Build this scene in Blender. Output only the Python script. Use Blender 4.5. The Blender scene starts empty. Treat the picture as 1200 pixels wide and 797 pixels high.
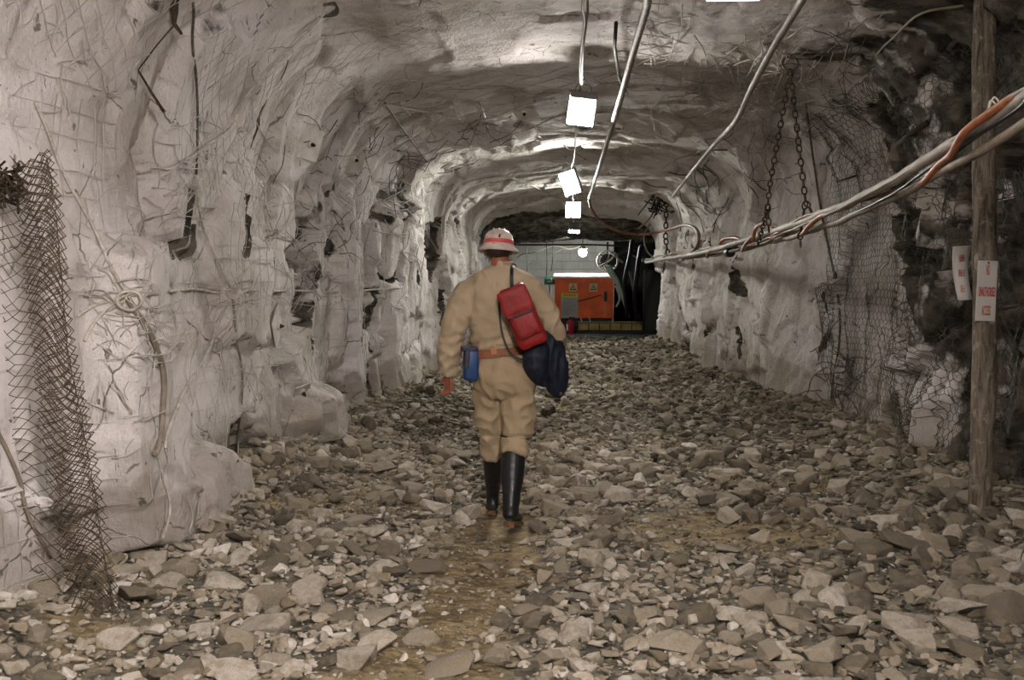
import bpy, bmesh, math, random
import numpy as np
from mathutils import Vector, Matrix, Euler, noise as mnoise
from mathutils.bvhtree import BVHTree
PI = math.pi
random.seed(7)
scene = bpy.context.scene
COL = scene.collection

# ------------------------------------------------------------------ camera
FOC = 1300.0          # focal length in pixels of the 1200 px wide frame
VX, VY = 668.0, 320.0 # where the tunnel's direction (+Y) vanishes
EYE = Vector((0, 0, 1.57))
cam_d = bpy.data.cameras.new('camera'); cam = bpy.data.objects.new('camera', cam_d); COL.objects.link(cam)
cam_d.sensor_width = 36; cam_d.lens = FOC/1200*36; cam_d.clip_end = 200; cam_d.clip_start = 0.05
yaw = math.atan((VX-600)/FOC); pitch = math.atan((398.5-VY)/math.hypot(FOC, VX-600))
cam.location = EYE; cam.rotation_euler = (PI/2-pitch, 0, yaw)
scene.camera = cam
RM = Euler((PI/2-pitch, 0, yaw)).to_matrix()
def ray(px, py):
    return (RM @ Vector(((px-600)/FOC, (398.5-py)/FOC, -1))).normalized()
def P(px, py, D):
    r = ray(px, py); return EYE + r*(D/r.y)
def floorD(py):
    return 1.57*FOC/(py-VY)

# ------------------------------------------------------------------ helpers
def link(o, parent=None):
    COL.objects.link(o)
    if parent is not None: o.parent = parent
    return o
def tag(o, label, cat, group=None):
    o['label'] = label; o['category'] = cat
    if group: o['group'] = group
    return o
def empty(name, loc=(0, 0, 0)):
    o = bpy.data.objects.new(name, None); o.empty_display_size = 0.1; o.location = loc
    COL.objects.link(o); return o
def np_mesh(name, V, F, mat=None, smooth=True, attr=None):
    V = np.asarray(V, dtype=np.float32).reshape(-1, 3); F = np.asarray(F, dtype=np.int32)
    k = F.shape[1]
    me = bpy.data.meshes.new(name)
    me.vertices.add(len(V)); me.vertices.foreach_set('co', V.ravel())
    me.loops.add(F.size); me.loops.foreach_set('vertex_index', F.ravel())
    me.polygons.add(len(F))
    me.polygons.foreach_set('loop_start', np.arange(0, F.size, k, dtype=np.int32))
    me.polygons.foreach_set('loop_total', np.full(len(F), k, dtype=np.int32))
    me.polygons.foreach_set('use_smooth', np.full(len(F), smooth, dtype=bool))
    if attr:
        for an, av in attr.items():
            a = me.attributes.new(an, 'FLOAT', 'POINT'); a.data.foreach_set('value', np.asarray(av, dtype=np.float32).ravel())
    me.update(calc_edges=True); me.validate()
    if mat: me.materials.append(mat)
    return me
def obj(name, me, parent=None):
    return link(bpy.data.objects.new(name, me), parent)
def bm_obj(name, bm, mat, parent=None, smooth=False):
    me = bpy.data.meshes.new(name); bm.normal_update(); bm.to_mesh(me); bm.free()
    if smooth:
        for p in me.polygons: p.use_smooth = True
    if mat: me.materials.append(mat)
    return obj(name, me, parent)
def bm_box(bm, c, size, rot=None, bevel=0.0):
    m = Matrix.Translation(Vector(c))
    if rot is not None: m = m @ (rot.to_4x4() if isinstance(rot, Matrix) else Euler(rot).to_matrix().to_4x4())
    r = bmesh.ops.create_cube(bm, size=1.0, matrix=m @ Matrix.Diagonal((size[0], size[1], size[2], 1)))
    if bevel > 0:
        es = list({e for v in r['verts'] for e in v.link_edges})
        bmesh.ops.bevel(bm, geom=es, offset=bevel, segments=2, affect='EDGES', profile=0.6)
def catmull(pts, sub=6):
    p = [np.array(q, dtype=float) for q in pts]
    if len(p) < 3: return np.array([p[0]+(p[-1]-p[0])*t for t in np.linspace(0, 1, sub+1)])
    p = [2*p[0]-p[1]] + p + [2*p[-1]-p[-2]]
    out = []
    for i in range(1, len(p)-2):
        for k in range(sub):
            t = k/sub
            out.append(0.5*((2*p[i])+(-p[i-1]+p[i+1])*t+(2*p[i-1]-5*p[i]+4*p[i+1]-p[i+2])*t*t+(-p[i-1]+3*p[i]-3*p[i+1]+p[i+2])*t**3))
    out.append(p[-2]); return np.array(out)
class Tubes:
    def __init__(s): s.V = []; s.F = []; s.n = 0
    def add(s, pts, r, sides=6, closed=False):
        pts = np.asarray(pts, dtype=float); k = len(pts)
        if k < 2: return
        if closed: t = np.roll(pts, -1, 0)-np.roll(pts, 1, 0)
        else: t = np.gradient(pts, axis=0)
        t /= np.linalg.norm(t, axis=1, keepdims=True)+1e-9
        a = t.mean(0) if not closed else np.array([0, 0, 0])
        ref = np.eye(3)[np.argmin(np.abs(t).max(0))] if not closed else np.linalg.svd(pts-pts.mean(0))[2][2]
        u = np.cross(t, ref); u /= np.linalg.norm(u, axis=1, keepdims=True)+1e-9
        w = np.cross(t, u)
        rr = np.broadcast_to(np.asarray(r, dtype=float), (k,))[:, None, None]
        th = np.arange(sides)/sides*2*PI
        ring = pts[:, None, :]+rr*(np.cos(th)[None, :, None]*u[:, None, :]+np.sin(th)[None, :, None]*w[:, None, :])
        s.V.append(ring.reshape(-1, 3))
        kk = k if closed else k-1
        i = np.arange(kk)[:, None]; j = np.arange(sides)[None, :]
        a0 = i*sides+j; a1 = i*sides+(j+1) % sides; i2 = (i+1) % k
        b0 = i2*sides+j; b1 = i2*sides+(j+1) % sides
        s.F.append((np.stack([a0, b0, b1, a1], -1).reshape(-1, 4))+s.n)
        s.n += k*sides
        if not closed:
            c = s.n; s.V.append(np.array([pts[0], pts[-1]])); s.n += 2
            j = np.arange(sides); j1 = (j+1) % sides; b = c-k*sides; e = c-sides
            s.F.append(np.stack([b+j, b+j1, np.full(sides, c), np.full(sides, c)], -1)[:, [2, 0, 1, 1]] if False else np.stack([np.full(sides, c), b+j, b+j1, b+j1], -1))
            s.F.append(np.stack([np.full(sides, c+1), e+j1, e+j, e+j], -1))
    def segs(s, A, B, r, sides=3):
        A = np.asarray(A, dtype=float); B = np.asarray(B, dtype=float)
        t = B-A; L = np.linalg.norm(t, axis=1, keepdims=True)+1e-9; t = t/L
        A = A-t*r*0.7; B = B+t*r*0.7
        ref = np.where(np.abs(t[:, 2:3]) < 0.8, np.array([[0, 0, 1.]]), np.array([[1., 0, 0]]))
        u = np.cross(t, ref); u /= np.linalg.norm(u, axis=1, keepdims=True)+1e-9; w = np.cross(t, u)
        th = np.arange(sides)/sides*2*PI
        d = r*(np.cos(th)[None, :, None]*u[:, None, :]+np.sin(th)[None, :, None]*w[:, None, :])
        V = np.concatenate([A[:, None]+d, B[:, None]+d], 1)
        m = len(A); base = np.arange(m)[:, None]*2*sides+s.n
        j = np.arange(sides)[None, :]; j1 = (j+1) % sides
        s.V.append(V.reshape(-1, 3)); s.F.append(np.stack([base+j, base+sides+j, base+sides+j1, base+j1], -1).reshape(-1, 4)); s.n += m*2*sides
    def build(s, name, mat, parent=None, smooth=True):
        V = np.concatenate(s.V); F = np.concatenate(s.F)
        tri = F[:, 2] == F[:, 3]
        if tri.any():  # caps as triangles
            T = F[tri][:, :3]; Q = F[~tri]
            me = bpy.data.meshes.new(name)
            me.from_pydata([tuple(v) for v in V], [], [tuple(int(x) for x in q) for q in Q]+[tuple(int(x) for x in q) for q in T])
            for p in me.polygons: p.use_smooth = smooth
            me.update()
            if mat: me.materials.append(mat)
        else: me = np_mesh(name, V, F, mat, smooth)
        return obj(name, me, parent)
def tube_obj(name, pts, r, mat, parent=None, sides=8, sub=6):
    t = Tubes(); t.add(catmull(pts, sub) if sub else pts, r, sides); return t.build(name, mat, parent)
def lathe(bm, prof, seg=24, mat4=None, sx=1, sy=1):
    rings = []
    for r, z in prof:
        ring = []
        for k in range(seg):
            a = 2*PI*k/seg; v = Vector((r*math.cos(a)*sx, r*math.sin(a)*sy, z))
            if mat4 is not None: v = mat4 @ v
            ring.append(bm.verts.new(v))
        rings.append(ring)
    for a, b in zip(rings, rings[1:]):
        for k in range(seg):
            bm.faces.new((a[k], a[(k+1) % seg], b[(k+1) % seg], b[k]))
    if prof[0][0] > 1e-4: bm.faces.new(list(reversed(rings[0])))
    if prof[-1][0] > 1e-4: bm.faces.new(rings[-1])

# ------------------------------------------------------------------ noise
def hsh(ix, iy, seed):
    h = (ix.astype(np.int64)*374761393+iy.astype(np.int64)*668265263+seed*982451653) & 0xffffffff
    h = ((h ^ (h >> 13))*1274126177) & 0xffffffff
    h = ((h ^ (h >> 16))*2246822519) & 0xffffffff
    h = h ^ (h >> 13)
    return (h & 0xffffff)/float(0xffffff)
def vn(x, y, seed=0):
    ix = np.floor(x); iy = np.floor(y); fx = x-ix; fy = y-iy
    fx = fx*fx*(3-2*fx); fy = fy*fy*(3-2*fy)
    a = hsh(ix, iy, seed); b = hsh(ix+1, iy, seed); c = hsh(ix, iy+1, seed); d = hsh(ix+1, iy+1, seed)
    return ((a*(1-fx)+b*fx)*(1-fy)+(c*(1-fx)+d*fx)*fy)*2-1
def fbm(x, y, seed=0, o=4):
    s = 0; a = 1; t = 0
    for k in range(o):
        s = s+a*vn(x*2**k+k*17.3, y*2**k-k*9.1, seed+k); t += a; a *= 0.5
    return s/t
def facets(x, y, seed, grad=0.8):
    ix = np.floor(x); iy = np.floor(y)
    d1 = np.full(x.shape, 9.0); d2 = np.full(x.shape, 9.0); val = np.zeros(x.shape)
    for dx in (-1, 0, 1):
        for dy in (-1, 0, 1):
            cx = ix+dx; cy = iy+dy
            sx = cx+0.1+0.8*hsh(cx, cy, seed); sy = cy+0.1+0.8*hsh(cx, cy, seed+1)
            ex = x-sx; ey = y-sy; d = np.sqrt(ex*ex+ey*ey)
            h = (hsh(cx, cy, seed+2)*2-1)+grad*((hsh(cx, cy, seed+3)*2-1)*ex+(hsh(cx, cy, seed+4)*2-1)*ey)*2
            m = d < d1
            d2 = np.where(m, d1, np.minimum(d2, d)); val = np.where(m, h, val); d1 = np.where(m, d, d1)
    return val, d2-d1
def sstep(a, b, x):
    t = np.clip((x-a)/(b-a), 0, 1); return t*t*(3-2*t)

# ------------------------------------------------------------------ materials
class NT:
    def __init__(s, name):
        s.m = bpy.data.materials.new(name); s.m.use_nodes = True; s.t = s.m.node_tree; s.n = s.t.nodes
        s.n.clear(); s.out = s.n.new('ShaderNodeOutputMaterial'); s.b = s.n.new('ShaderNodeBsdfPrincipled')
        s.l(s.b.outputs[0], s.out.inputs[0]); s.tc = s.n.new('ShaderNodeTexCoord')
    def l(s, a, b): s.t.links.new(a, b)
    def mapping(s, scale=(1, 1, 1), src='Object'):
        m = s.n.new('ShaderNodeMapping'); m.inputs['Scale'].default_value = scale; s.l(s.tc.outputs[src], m.inputs[0]); return m.outputs[0]
    def noise(s, scale, detail=4, rough=0.55, vec=None, dist=0.0):
        n = s.n.new('ShaderNodeTexNoise'); n.inputs['Scale'].default_value = scale; n.inputs['Detail'].default_value = detail
        n.inputs['Roughness'].default_value = rough; n.inputs['Distortion'].default_value = dist
        s.l(vec if vec is not None else s.tc.outputs['Object'], n.inputs['Vector']); return n.outputs['Fac']
    def voro(s, scale, feature='F1', vec=None, out='Distance'):
        n = s.n.new('ShaderNodeTexVoronoi'); n.feature = feature; n.inputs['Scale'].default_value = scale
        s.l(vec if vec is not None else s.tc.outputs['Object'], n.inputs['Vector']); return n.outputs[out]
    def ramp(s, fac, stops):
        r = s.n.new('ShaderNodeValToRGB'); e = r.color_ramp.elements
        while len(e) < len(stops): e.new(0.5)
        for k, (p, c) in enumerate(stops):
            e[k].position = p; e[k].color = (c, c, c, 1) if isinstance(c, (int, float)) else (*c, 1)
        s.l(fac, r.inputs[0]); return r.outputs[0]
    def mix(s, f, a, b, mode='MIX'):
        m = s.n.new('ShaderNodeMix'); m.data_type = 'RGBA'; m.blend_type = mode
        for i, v in ((0, f), (6, a), (7, b)):
            if isinstance(v, (int, float)): m.inputs[i].default_value = v if i == 0 else (v, v, v, 1)
            elif isinstance(v, tuple): m.inputs[i].default_value = (*v, 1)
            else: s.l(v, m.inputs[i])
        return m.outputs[2]
    def math(s, op, a, b=0.0, clamp=False):
        m = s.n.new('ShaderNodeMath'); m.operation = op; m.use_clamp = clamp
        for i, v in ((0, a), (1, b)):
            if isinstance(v, (int, float)): m.inputs[i].default_value = v
            else: s.l(v, m.inputs[i])
        return m.outputs[0]
    def bump(s, h, dist=0.01, strength=1.0, prev=None):
        b = s.n.new('ShaderNodeBump'); b.inputs['Distance'].default_value = dist; b.inputs['Strength'].default_value = strength
        s.l(h, b.inputs['Height'])
        if prev is not None: s.l(prev, b.inputs['Normal'])
        return b.outputs[0]
    def fin(s, col=None, rough=0.8, nrm=None, metal=0.0, spec=0.3):
        if col is not None:
            if isinstance(col, tuple): s.b.inputs['Base Color'].default_value = (*col, 1)
            else: s.l(col, s.b.inputs['Base Color'])
        if isinstance(rough, (int, float)): s.b.inputs['Roughness'].default_value = rough
        else: s.l(rough, s.b.inputs['Roughness'])
        s.b.inputs['Metallic'].default_value = metal; s.b.inputs['Specular IOR Level'].default_value = spec
        if nrm is not None: s.l(nrm, s.b.inputs['Normal'])
        return s.m
def simple(name, col, rough=0.6, metal=0.0, var=0.25, scale=25, bump=0.0, spec=0.3, dark=None):
    t = NT(name); n = t.noise(scale, 4)
    d = dark if dark else tuple(c*(1-var) for c in col)
    c = t.mix(t.ramp(n, [(0.35, 0.0), (0.65, 1.0)]), d, col)
    nr = t.bump(t.noise(scale*3, 5), bump) if bump else None
    return t.fin(c, rough, nr, metal, spec)

def wall_material():
    t = NT('whitewashed_rock')
    big = t.noise(0.55, 5, 0.6); med = t.noise(2.3, 6, 0.62, dist=0.4)
    stretch = t.mapping((3.2, 2.2, 0.8)); st = t.noise(3.0, 8, 0.68, vec=stretch, dist=0.2)
    base = t.mix(t.ramp(big, [(0.36, 0.0), (0.6, 1.0)]), (0.52, 0.48, 0.435), (0.70, 0.655, 0.63))
    base = t.mix(t.ramp(med, [(0.36, 0.75), (0.50, 0.0)]), base, (0.40, 0.365, 0.31), 'MIX')
    base = t.mix(t.ramp(med, [(0.50, 0.0), (0.72, 0.6)]), base, (0.78, 0.74, 0.715))
    # flaked paint: small dark patches and drawn-out cracks
    fl = t.ramp(st, [(0.315, 1.0), (0.335, 0.0)])
    fine = t.noise(9, 6, 0.6, dist=0.5); fl2 = t.ramp(fine, [(0.32, 1.0), (0.35, 0.0)])
    cr = t.voro(2.6, 'DISTANCE_TO_EDGE', vec=t.mix(0.18, t.mapping((1.5, 1.2, 0.7)), t.noise(2.2, 4)))
    crk = t.math('MULTIPLY', t.ramp(cr, [(0.003, 1.0), (0.012, 0.0)]), t.ramp(t.noise(1.3, 3), [(0.48, 0.0), (0.56, 1.0)]))
    rock = t.mix(t.ramp(t.noise(5, 5), [(0.4, 0.0), (0.62, 1.0)]), (0.030, 0.027, 0.022), (0.15, 0.13, 0.10))
    at = t.n.new('ShaderNodeAttribute'); at.attribute_name = 'bare'  # true bare rock, plus shade painted into slits and fissures
    bare = t.ramp(t.math('ADD', at.outputs['Fac'], t.math('MULTIPLY', t.math('SUBTRACT', t.noise(3.5, 5), 0.5), 1.1)), [(0.44, 0.0), (0.56, 1.0)])
    m = t.math('MAXIMUM', t.math('MULTIPLY', t.math('MAXIMUM', fl, t.math('MAXIMUM', fl2, crk)), 0.8), bare, clamp=True)
    # mud splashed along the foot of the walls
    sx = t.n.new('ShaderNodeSeparateXYZ'); t.l(t.tc.outputs['Object'], sx.inputs[0])
    mud = t.ramp(t.math('ADD', sx.outputs[2], t.math('MULTIPLY', t.noise(3.0, 5), -0.9)), [(0.0, 0.5), (0.10, 0.0)])
    base = t.mix(mud, base, (0.25, 0.2, 0.14))
    c = t.mix(m, base, rock)
    h = t.math('ADD', t.math('MULTIPLY', t.noise(6, 8, 0.65, dist=0.3), 1.0), t.math('MULTIPLY', m, -0.25))
    n1 = t.bump(h, 0.035, 0.6); n2 = t.bump(t.noise(38, 6, 0.65), 0.015, 0.8, n1)
    n3 = t.bump(t.noise(4.0, 6, 0.7, vec=stretch), 0.025, 0.6, n2)
    return t.fin(c, 0.85, n3, spec=0.15)
def floor_material():
    t = NT('muddy_rubble_ground')
    a = t.noise(0.8, 4); b = t.noise(7, 6, 0.65); cells = t.voro(22, out='Color'); vd = t.voro(22)
    dirt = t.mix(t.ramp(b, [(0.35, 0.0), (0.65, 1.0)]), (0.14, 0.105, 0.06), (0.40, 0.31, 0.175))
    bw = t.n.new('ShaderNodeRGBToBW'); t.l(cells, bw.inputs[0])
    grav = t.mix(bw.outputs[0], (0.05, 0.043, 0.032), (0.26, 0.235, 0.185))
    at = t.n.new('ShaderNodeAttribute'); at.attribute_name = 'dirt'
    c = t.mix(t.ramp(t.math('ADD', at.outputs['Fac'], t.math('MULTIPLY', t.math('SUBTRACT', b, 0.5), 0.9)), [(0.35, 0.0), (0.6, 1.0)]), grav, dirt)
    dk = t.n.new('ShaderNodeAttribute'); dk.attribute_name = 'dark_shade'
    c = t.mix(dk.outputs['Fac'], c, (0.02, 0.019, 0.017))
    n = t.bump(t.noise(14, 8, 0.7), 0.04, 0.9); n = t.bump(vd, 0.03, 0.8, n); n = t.bump(t.noise(70, 5, 0.7), 0.008, 0.9, n)
    return t.fin(c, 0.9, n, spec=0.15)
def rock_material():
    t = NT('broken_grey_rock')
    oi = t.n.new('ShaderNodeNewGeometry')
    rnd = t.n.new('ShaderNodeAttribute'); rnd.attribute_name = 'tone'
    n = t.noise(6, 6, 0.6); n2 = t.noise(40, 5, 0.6)
    grey = t.ramp(rnd.outputs['Fac'], [(0.0, (0.02, 0.018, 0.015)), (0.15, (0.085, 0.074, 0.056)), (0.45, (0.25, 0.215, 0.16)), (0.75, (0.43, 0.38, 0.305)), (0.985, (0.62, 0.575, 0.51)), (1.0, (0.40, 0.26, 0.12))])
    c = t.mix(t.ramp(n, [(0.44, 0.0), (0.66, 0.6)]), grey, (0.25, 0.19, 0.115))
    c = t.mix(t.ramp(n2, [(0.35, 0.35), (0.6, 0.0)]), c, (0.12, 0.105, 0.08))
    b = t.bump(t.noise(25, 6, 0.65), 0.012, 0.8)
    return t.fin(c, 0.82, b, spec=0.2)
M = {}
M['wall'] = wall_material(); M['floor'] = floor_material(); M['rock'] = rock_material()
M['paintwire'] = simple('whitewashed_wire', (0.58, 0.54, 0.49), 0.8, var=0.35, scale=8)
M['rope'] = simple('whitewashed_rope', (0.62, 0.57, 0.49), 0.85, var=0.4, scale=20)
M['rust'] = simple('rusty_steel', (0.075, 0.05, 0.03), 0.75, 0.3, scale=60, dark=(0.02, 0.016, 0.012), bump=0.002)
M['darkwire'] = simple('dull_dark_wire', (0.17, 0.15, 0.12), 0.6, 0.4, scale=30, dark=(0.05, 0.042, 0.032))
M['mesh'] = simple('rusted_chain_link', (0.13, 0.10, 0.06), 0.7, 0.2, scale=12, dark=(0.045, 0.034, 0.022))
M['net'] = simple('dull_galvanised_net', (0.12, 0.105, 0.085), 0.55, 0.4, scale=6, dark=(0.045, 0.04, 0.03))
M['black'] = simple('black_rubber', (0.016, 0.016, 0.018), 0.45, var=0.4, scale=20)
M['pipe'] = simple('dusty_white_plastic_pipe', (0.35, 0.31, 0.26), 0.62, var=0.35, scale=9)
M['pipe2'] = simple('dusty_beige_cable', (0.27, 0.225, 0.17), 0.65, var=0.35, scale=14)
M['orange'] = simple('orange_hose', (0.36, 0.13, 0.05), 0.5, var=0.45, scale=12)
M['brownhose'] = simple('brown_hose', (0.20, 0.095, 0.05), 0.5, var=0.4, scale=12)
M['steel'] = simple('painted_plate', (0.60, 0.56, 0.5), 0.7, var=0.25, scale=10)
M['wood'] = None
def lamp_mat(name, col, s):
    t = NT(name); t.b.inputs['Emission Color'].default_value = (*col, 1); t.b.inputs['Emission Strength'].default_value = s
    return t.fin((0.8, 0.8, 0.8), 0.3)
def wood_material():
    t = NT('rough_timber'); v = t.mapping((9, 9, 1.2)); g = t.noise(4, 6, 0.65, vec=v, dist=0.8); k = t.noise(14, 5, 0.7)
    c = t.mix(t.ramp(g, [(0.35, 0.0), (0.65, 1.0)]), (0.08, 0.067, 0.05), (0.30, 0.25, 0.19))
    c = t.mix(t.ramp(k, [(0.55, 0.0), (0.66, 0.7)]), c, (0.44, 0.39, 0.32))
    n = t.bump(g, 0.02, 0.9); n = t.bump(k, 0.015, 0.8, n); return t.fin(c, 0.9, n, spec=0.1)
M['wood'] = wood_material()
# ------------------------------------------------------------------ tunnel shell
Ds = np.concatenate([np.arange(-7, 3.0, 0.12), np.arange(3.0, 14, 0.028), np.arange(14, 22, 0.045), np.arange(22, 35.3, 0.09)])
nW, nA, nC = 105, 50, 110
NJ = nW+nA+nC+nA+nW+1
def Lx(D): return -np.interp(D, [-7, 4, 5.5, 8, 10, 12, 13.5, 15, 17, 20, 25, 35], [2.7, 2.55, 2.42, 2.36, 2.34, 2.32, 2.15, 2.1, 2.05, 2.1, 2.15, 2.3])
def Rx(D): return np.interp(D, [-7, 6.5, 8.3, 8.9, 12.2, 13.0, 15, 18, 22, 25.2, 25.7, 35], [3.1, 3.15, 3.1, 2.88, 2.75, 2.5, 2.3, 2.2, 2.15, 2.1, 3.0, 3.2])
def Hz(D): return np.interp(D, [-7, 6, 9, 12.6, 13.4, 15.2, 16.0, 18.6, 19.2, 22, 24.6, 25.4, 27.5, 29, 35], [3.4, 3.38, 3.32, 3.24, 3.10, 3.18, 3.04, 3.10, 3.0, 3.08, 3.0, 2.75, 2.33, 2.42, 2.5])
def Ins(D): return np.interp(D, [-7, 9.5, 12.8, 13.7, 15.4, 16.3, 18.6, 19.4, 22, 24.0, 35], [0, 0, -0.06, 0.10, 0.0, 0.12, 0.02, 0.14, 0.05, 0.12, 0.0])
XL = Lx(Ds)+Ins(Ds); XR = Rx(Ds)-Ins(Ds); HH = Hz(Ds); RL = np.interp(Ds, [0, 10, 14, 25], [1.15, 1.05, 0.8, 0.7]); RR = np.interp(Ds, [0, 10, 14, 25], [0.9, 0.9, 0.8, 0.7])
Z0 = -0.45
def col(a): return a[:, None]
u = np.linspace(0, 1, nW+1)[None, :-1]; ua = np.linspace(0, PI/2, nA+1)[None, :-1]; uc = np.linspace(0, 1, nC+1)[None, :-1]; uw = np.linspace(0, 1, nW+1)[None, :]
ones = np.ones((len(Ds), 1))
segs_ = []
segs_.append((col(XL)+0*u, Z0+(col(HH-RL)-Z0)*u, ones+0*u, 0*ones*u))
segs_.append((col(XL)+col(RL)*(1-np.cos(ua)), col(HH-RL)+col(RL)*np.sin(ua), ones*np.cos(ua), -ones*np.sin(ua)))
segs_.append((col(XL+RL)+(col(XR-RR)-col(XL+RL))*uc, col(HH)+0.10*np.sin(uc*PI)*ones, 0*ones*uc, -ones+0*uc))
segs_.append((col(XR-RR)+col(RR)*np.sin(ua), col(HH-RR)+col(RR)*np.cos(ua), -ones*np.sin(ua), -ones*np.cos(ua)))
segs_.append((col(XR)+0*uw, col(HH-RR)+(Z0-col(HH-RR))*uw, -ones+0*uw, 0*ones*uw))
BX = np.concatenate([s[0] for s in segs_], 1); BZ = np.concatenate([s[1] for s in segs_], 1)
NX = np.concatenate([s[2] for s in segs_], 1); NZ = np.concatenate([s[3] for s in segs_], 1)
BY = np.repeat(Ds[:, None], NJ, 1)
S = np.concatenate([np.zeros((len(Ds), 1)), np.cumsum(np.hypot(np.diff(BX, axis=1), np.diff(BZ, axis=1)), 1)], 1)
wl = np.zeros(NJ); wl[:nW] = 1; wl[nW:nW+nA] = np.linspace(1, 0, nA); wr = wl[::-1].copy(); wallness = (wl+wr)[None, :]
# fractured slabs: tall on the walls, drawn out along the roof
wx = fbm(S*0.9, BY*0.9, 5)*0.45; wy = fbm(S*0.9+31, BY*0.9, 9)*0.45
kS = 1/(1.25*wallness+0.8*(1-wallness)); kD = 1/(0.95*wallness+1.35*(1-wallness))
Sx = np.cumsum(np.concatenate([np.zeros((len(Ds), 1)), np.diff(S, axis=1)*((kS+0*S)[:, 1:])], 1), 1)
f1, e1 = facets(Sx+wx, BY*0.95+wy, 11); f2, e2 = facets(Sx*2.6+wx*2, BY*2.7+wy*2, 23); f3, e3 = facets(Sx*7+wx*5, BY*9+wy*5, 37)
wq = 0.3+0.7*wallness; d = 0.075*f1*wq+0.017*f2*wq+0.004*f3*wq+0.06*fbm(S*0.7, BY*0.5, 3)+0.016*fbm(S*2.2, BY*2.2, 13)+0.005*fbm(S*9, BY*9, 19)
grv = sstep(0.10, 0.0, e1)*sstep(-0.05, 0.25, vn(S*1.1, BY*1.4, 91)); d -= 0.03*grv
crn = sstep(0.2, 0.9, np.abs(np.sin(np.arange(NJ)/NJ*PI*2)))[None, :]
d += np.abs(fbm(S*3.2, BY*0.9, 77))*0.02*(1-wallness)
far = sstep(11, 14, BY); d += far*0.04*facets(Sx*0.9+wx, BY*0.8+wy, 51)[0]
rgt = wr[None, :]*sstep(10.2, 8.8, BY); d += rgt*(0.14*facets(Sx*1.7+wx, BY*2.2+wy, 57)[0]+0.05*f2)
# hand-read features: outlines on the photograph turned into outlines on the wall
def wall_poly(pts, side=-1):
    out = []
    for px, py in pts:
        r = ray(px, py); D = 9.0
        for _ in range(12):
            x = float(Lx(D)) if side < 0 else float(Rx(D)); D = abs(x)/abs(r.x)*r.y
            D = min(max(D, 3), 34)
        out.append((D, EYE.z+r.z*(D/r.y)))
    return np.array(out)
def sdist(pl, X, Y):
    dm = np.full(X.shape, 1e9); ins = np.zeros(X.shape, bool); n = len(pl)
    for i in range(n):
        a = pl[i]; b = pl[(i+1) % n]; e = b-a; L = (e@e)+1e-12
        t = np.clip(((X-a[0])*e[0]+(Y-a[1])*e[1])/L, 0, 1)
        dm = np.minimum(dm, np.hypot(X-a[0]-t*e[0], Y-a[1]-t*e[1]))
        c = ((a[1] > Y) != (b[1] > Y)) & (X < (b[0]-a[0])*(Y-a[1])/(b[1]-a[1]+1e-12)+a[0]); ins ^= c
    return np.where(ins, dm, -dm)
bare = np.zeros_like(d)
half = NJ//2
def region(pts, amt, soft, side=-1, bareness=0.0, wob=0.03):
    sl = slice(0, half) if side < 0 else slice(half, NJ)
    i0 = np.searchsorted(Ds, 3); pl = wall_poly(pts, side)
    X = BY[i0:, sl]+wob*fbm(BY[i0:, sl]*6, BZ[i0:, sl]*6, 41, 2); Y = BZ[i0:, sl]+wob*fbm(BY[i0:, sl]*6+7, BZ[i0:, sl]*6, 43, 2)
    lim = np.ones(NJ); lim[int(nW+nA*0.55):NJ-int(nW+nA*0.55)] = 0; lim = lim[None, sl]
    sd = sdist(pl, X, Y); m = sstep(0, soft, sd)*lim
    d[i0:, sl] += amt*m
    if bareness: bare[i0:, sl] = np.maximum(bare[i0:, sl], bareness*sstep(-0.045, -0.005, sd)*lim)  # shade of the recess goes into the colour as bare rock
L_ = region
L_([(100, 300), (130, 265), (165, 290), (200, 360), (212, 410), (190, 470), (178, 540), (182, 600), (168, 648), (120, 650), (95, 560), (90, 420)], 0.24, 0.07)
L_([(178, 560), (225, 505), (262, 530), (285, 585), (275, 625), (200, 640), (172, 640)], 0.24, 0.11)
L_([(0, 560), (60, 600), (110, 650), (110, 720), (-40, 740), (-60, 600)], 0.12, 0.1)
L_([(352, 262), (374, 236), (377, 262), (364, 290), (372, 330), (366, 372), (360, 418), (351, 385), (356, 340), (347, 300)], -0.30, 0.04, bareness=0.5, wob=0.04)
L_([(338, 290), (352, 280), (358, 310), (342, 318)], -0.12, 0.03, bareness=0.5)
L_([(386, 250), (420, 190), (438, 230), (440, 420), (400, 470), (384, 420)], 0.16, 0.12)
L_([(448, 235), (470, 225), (484, 300), (486, 420), (470, 462), (448, 470), (444, 340)], 0.16, 0.12)
L_([(340, 455), (360, 440), (384, 480), (382, 525), (345, 530), (335, 500)], 0.22, 0.14)
L_([(278, 500), (300, 480), (325, 520), (320, 560), (285, 560)], -0.2, 0.08, bareness=0.35)
L_([(494, 262), (512, 250), (506, 300), (500, 330), (494, 320)], -0.2, 0.08, bareness=0.6)
L_([(228, 240), (320, 200), (342, 260), (340, 440), (300, 500), (232, 480)], -0.05, 0.2)
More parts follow.
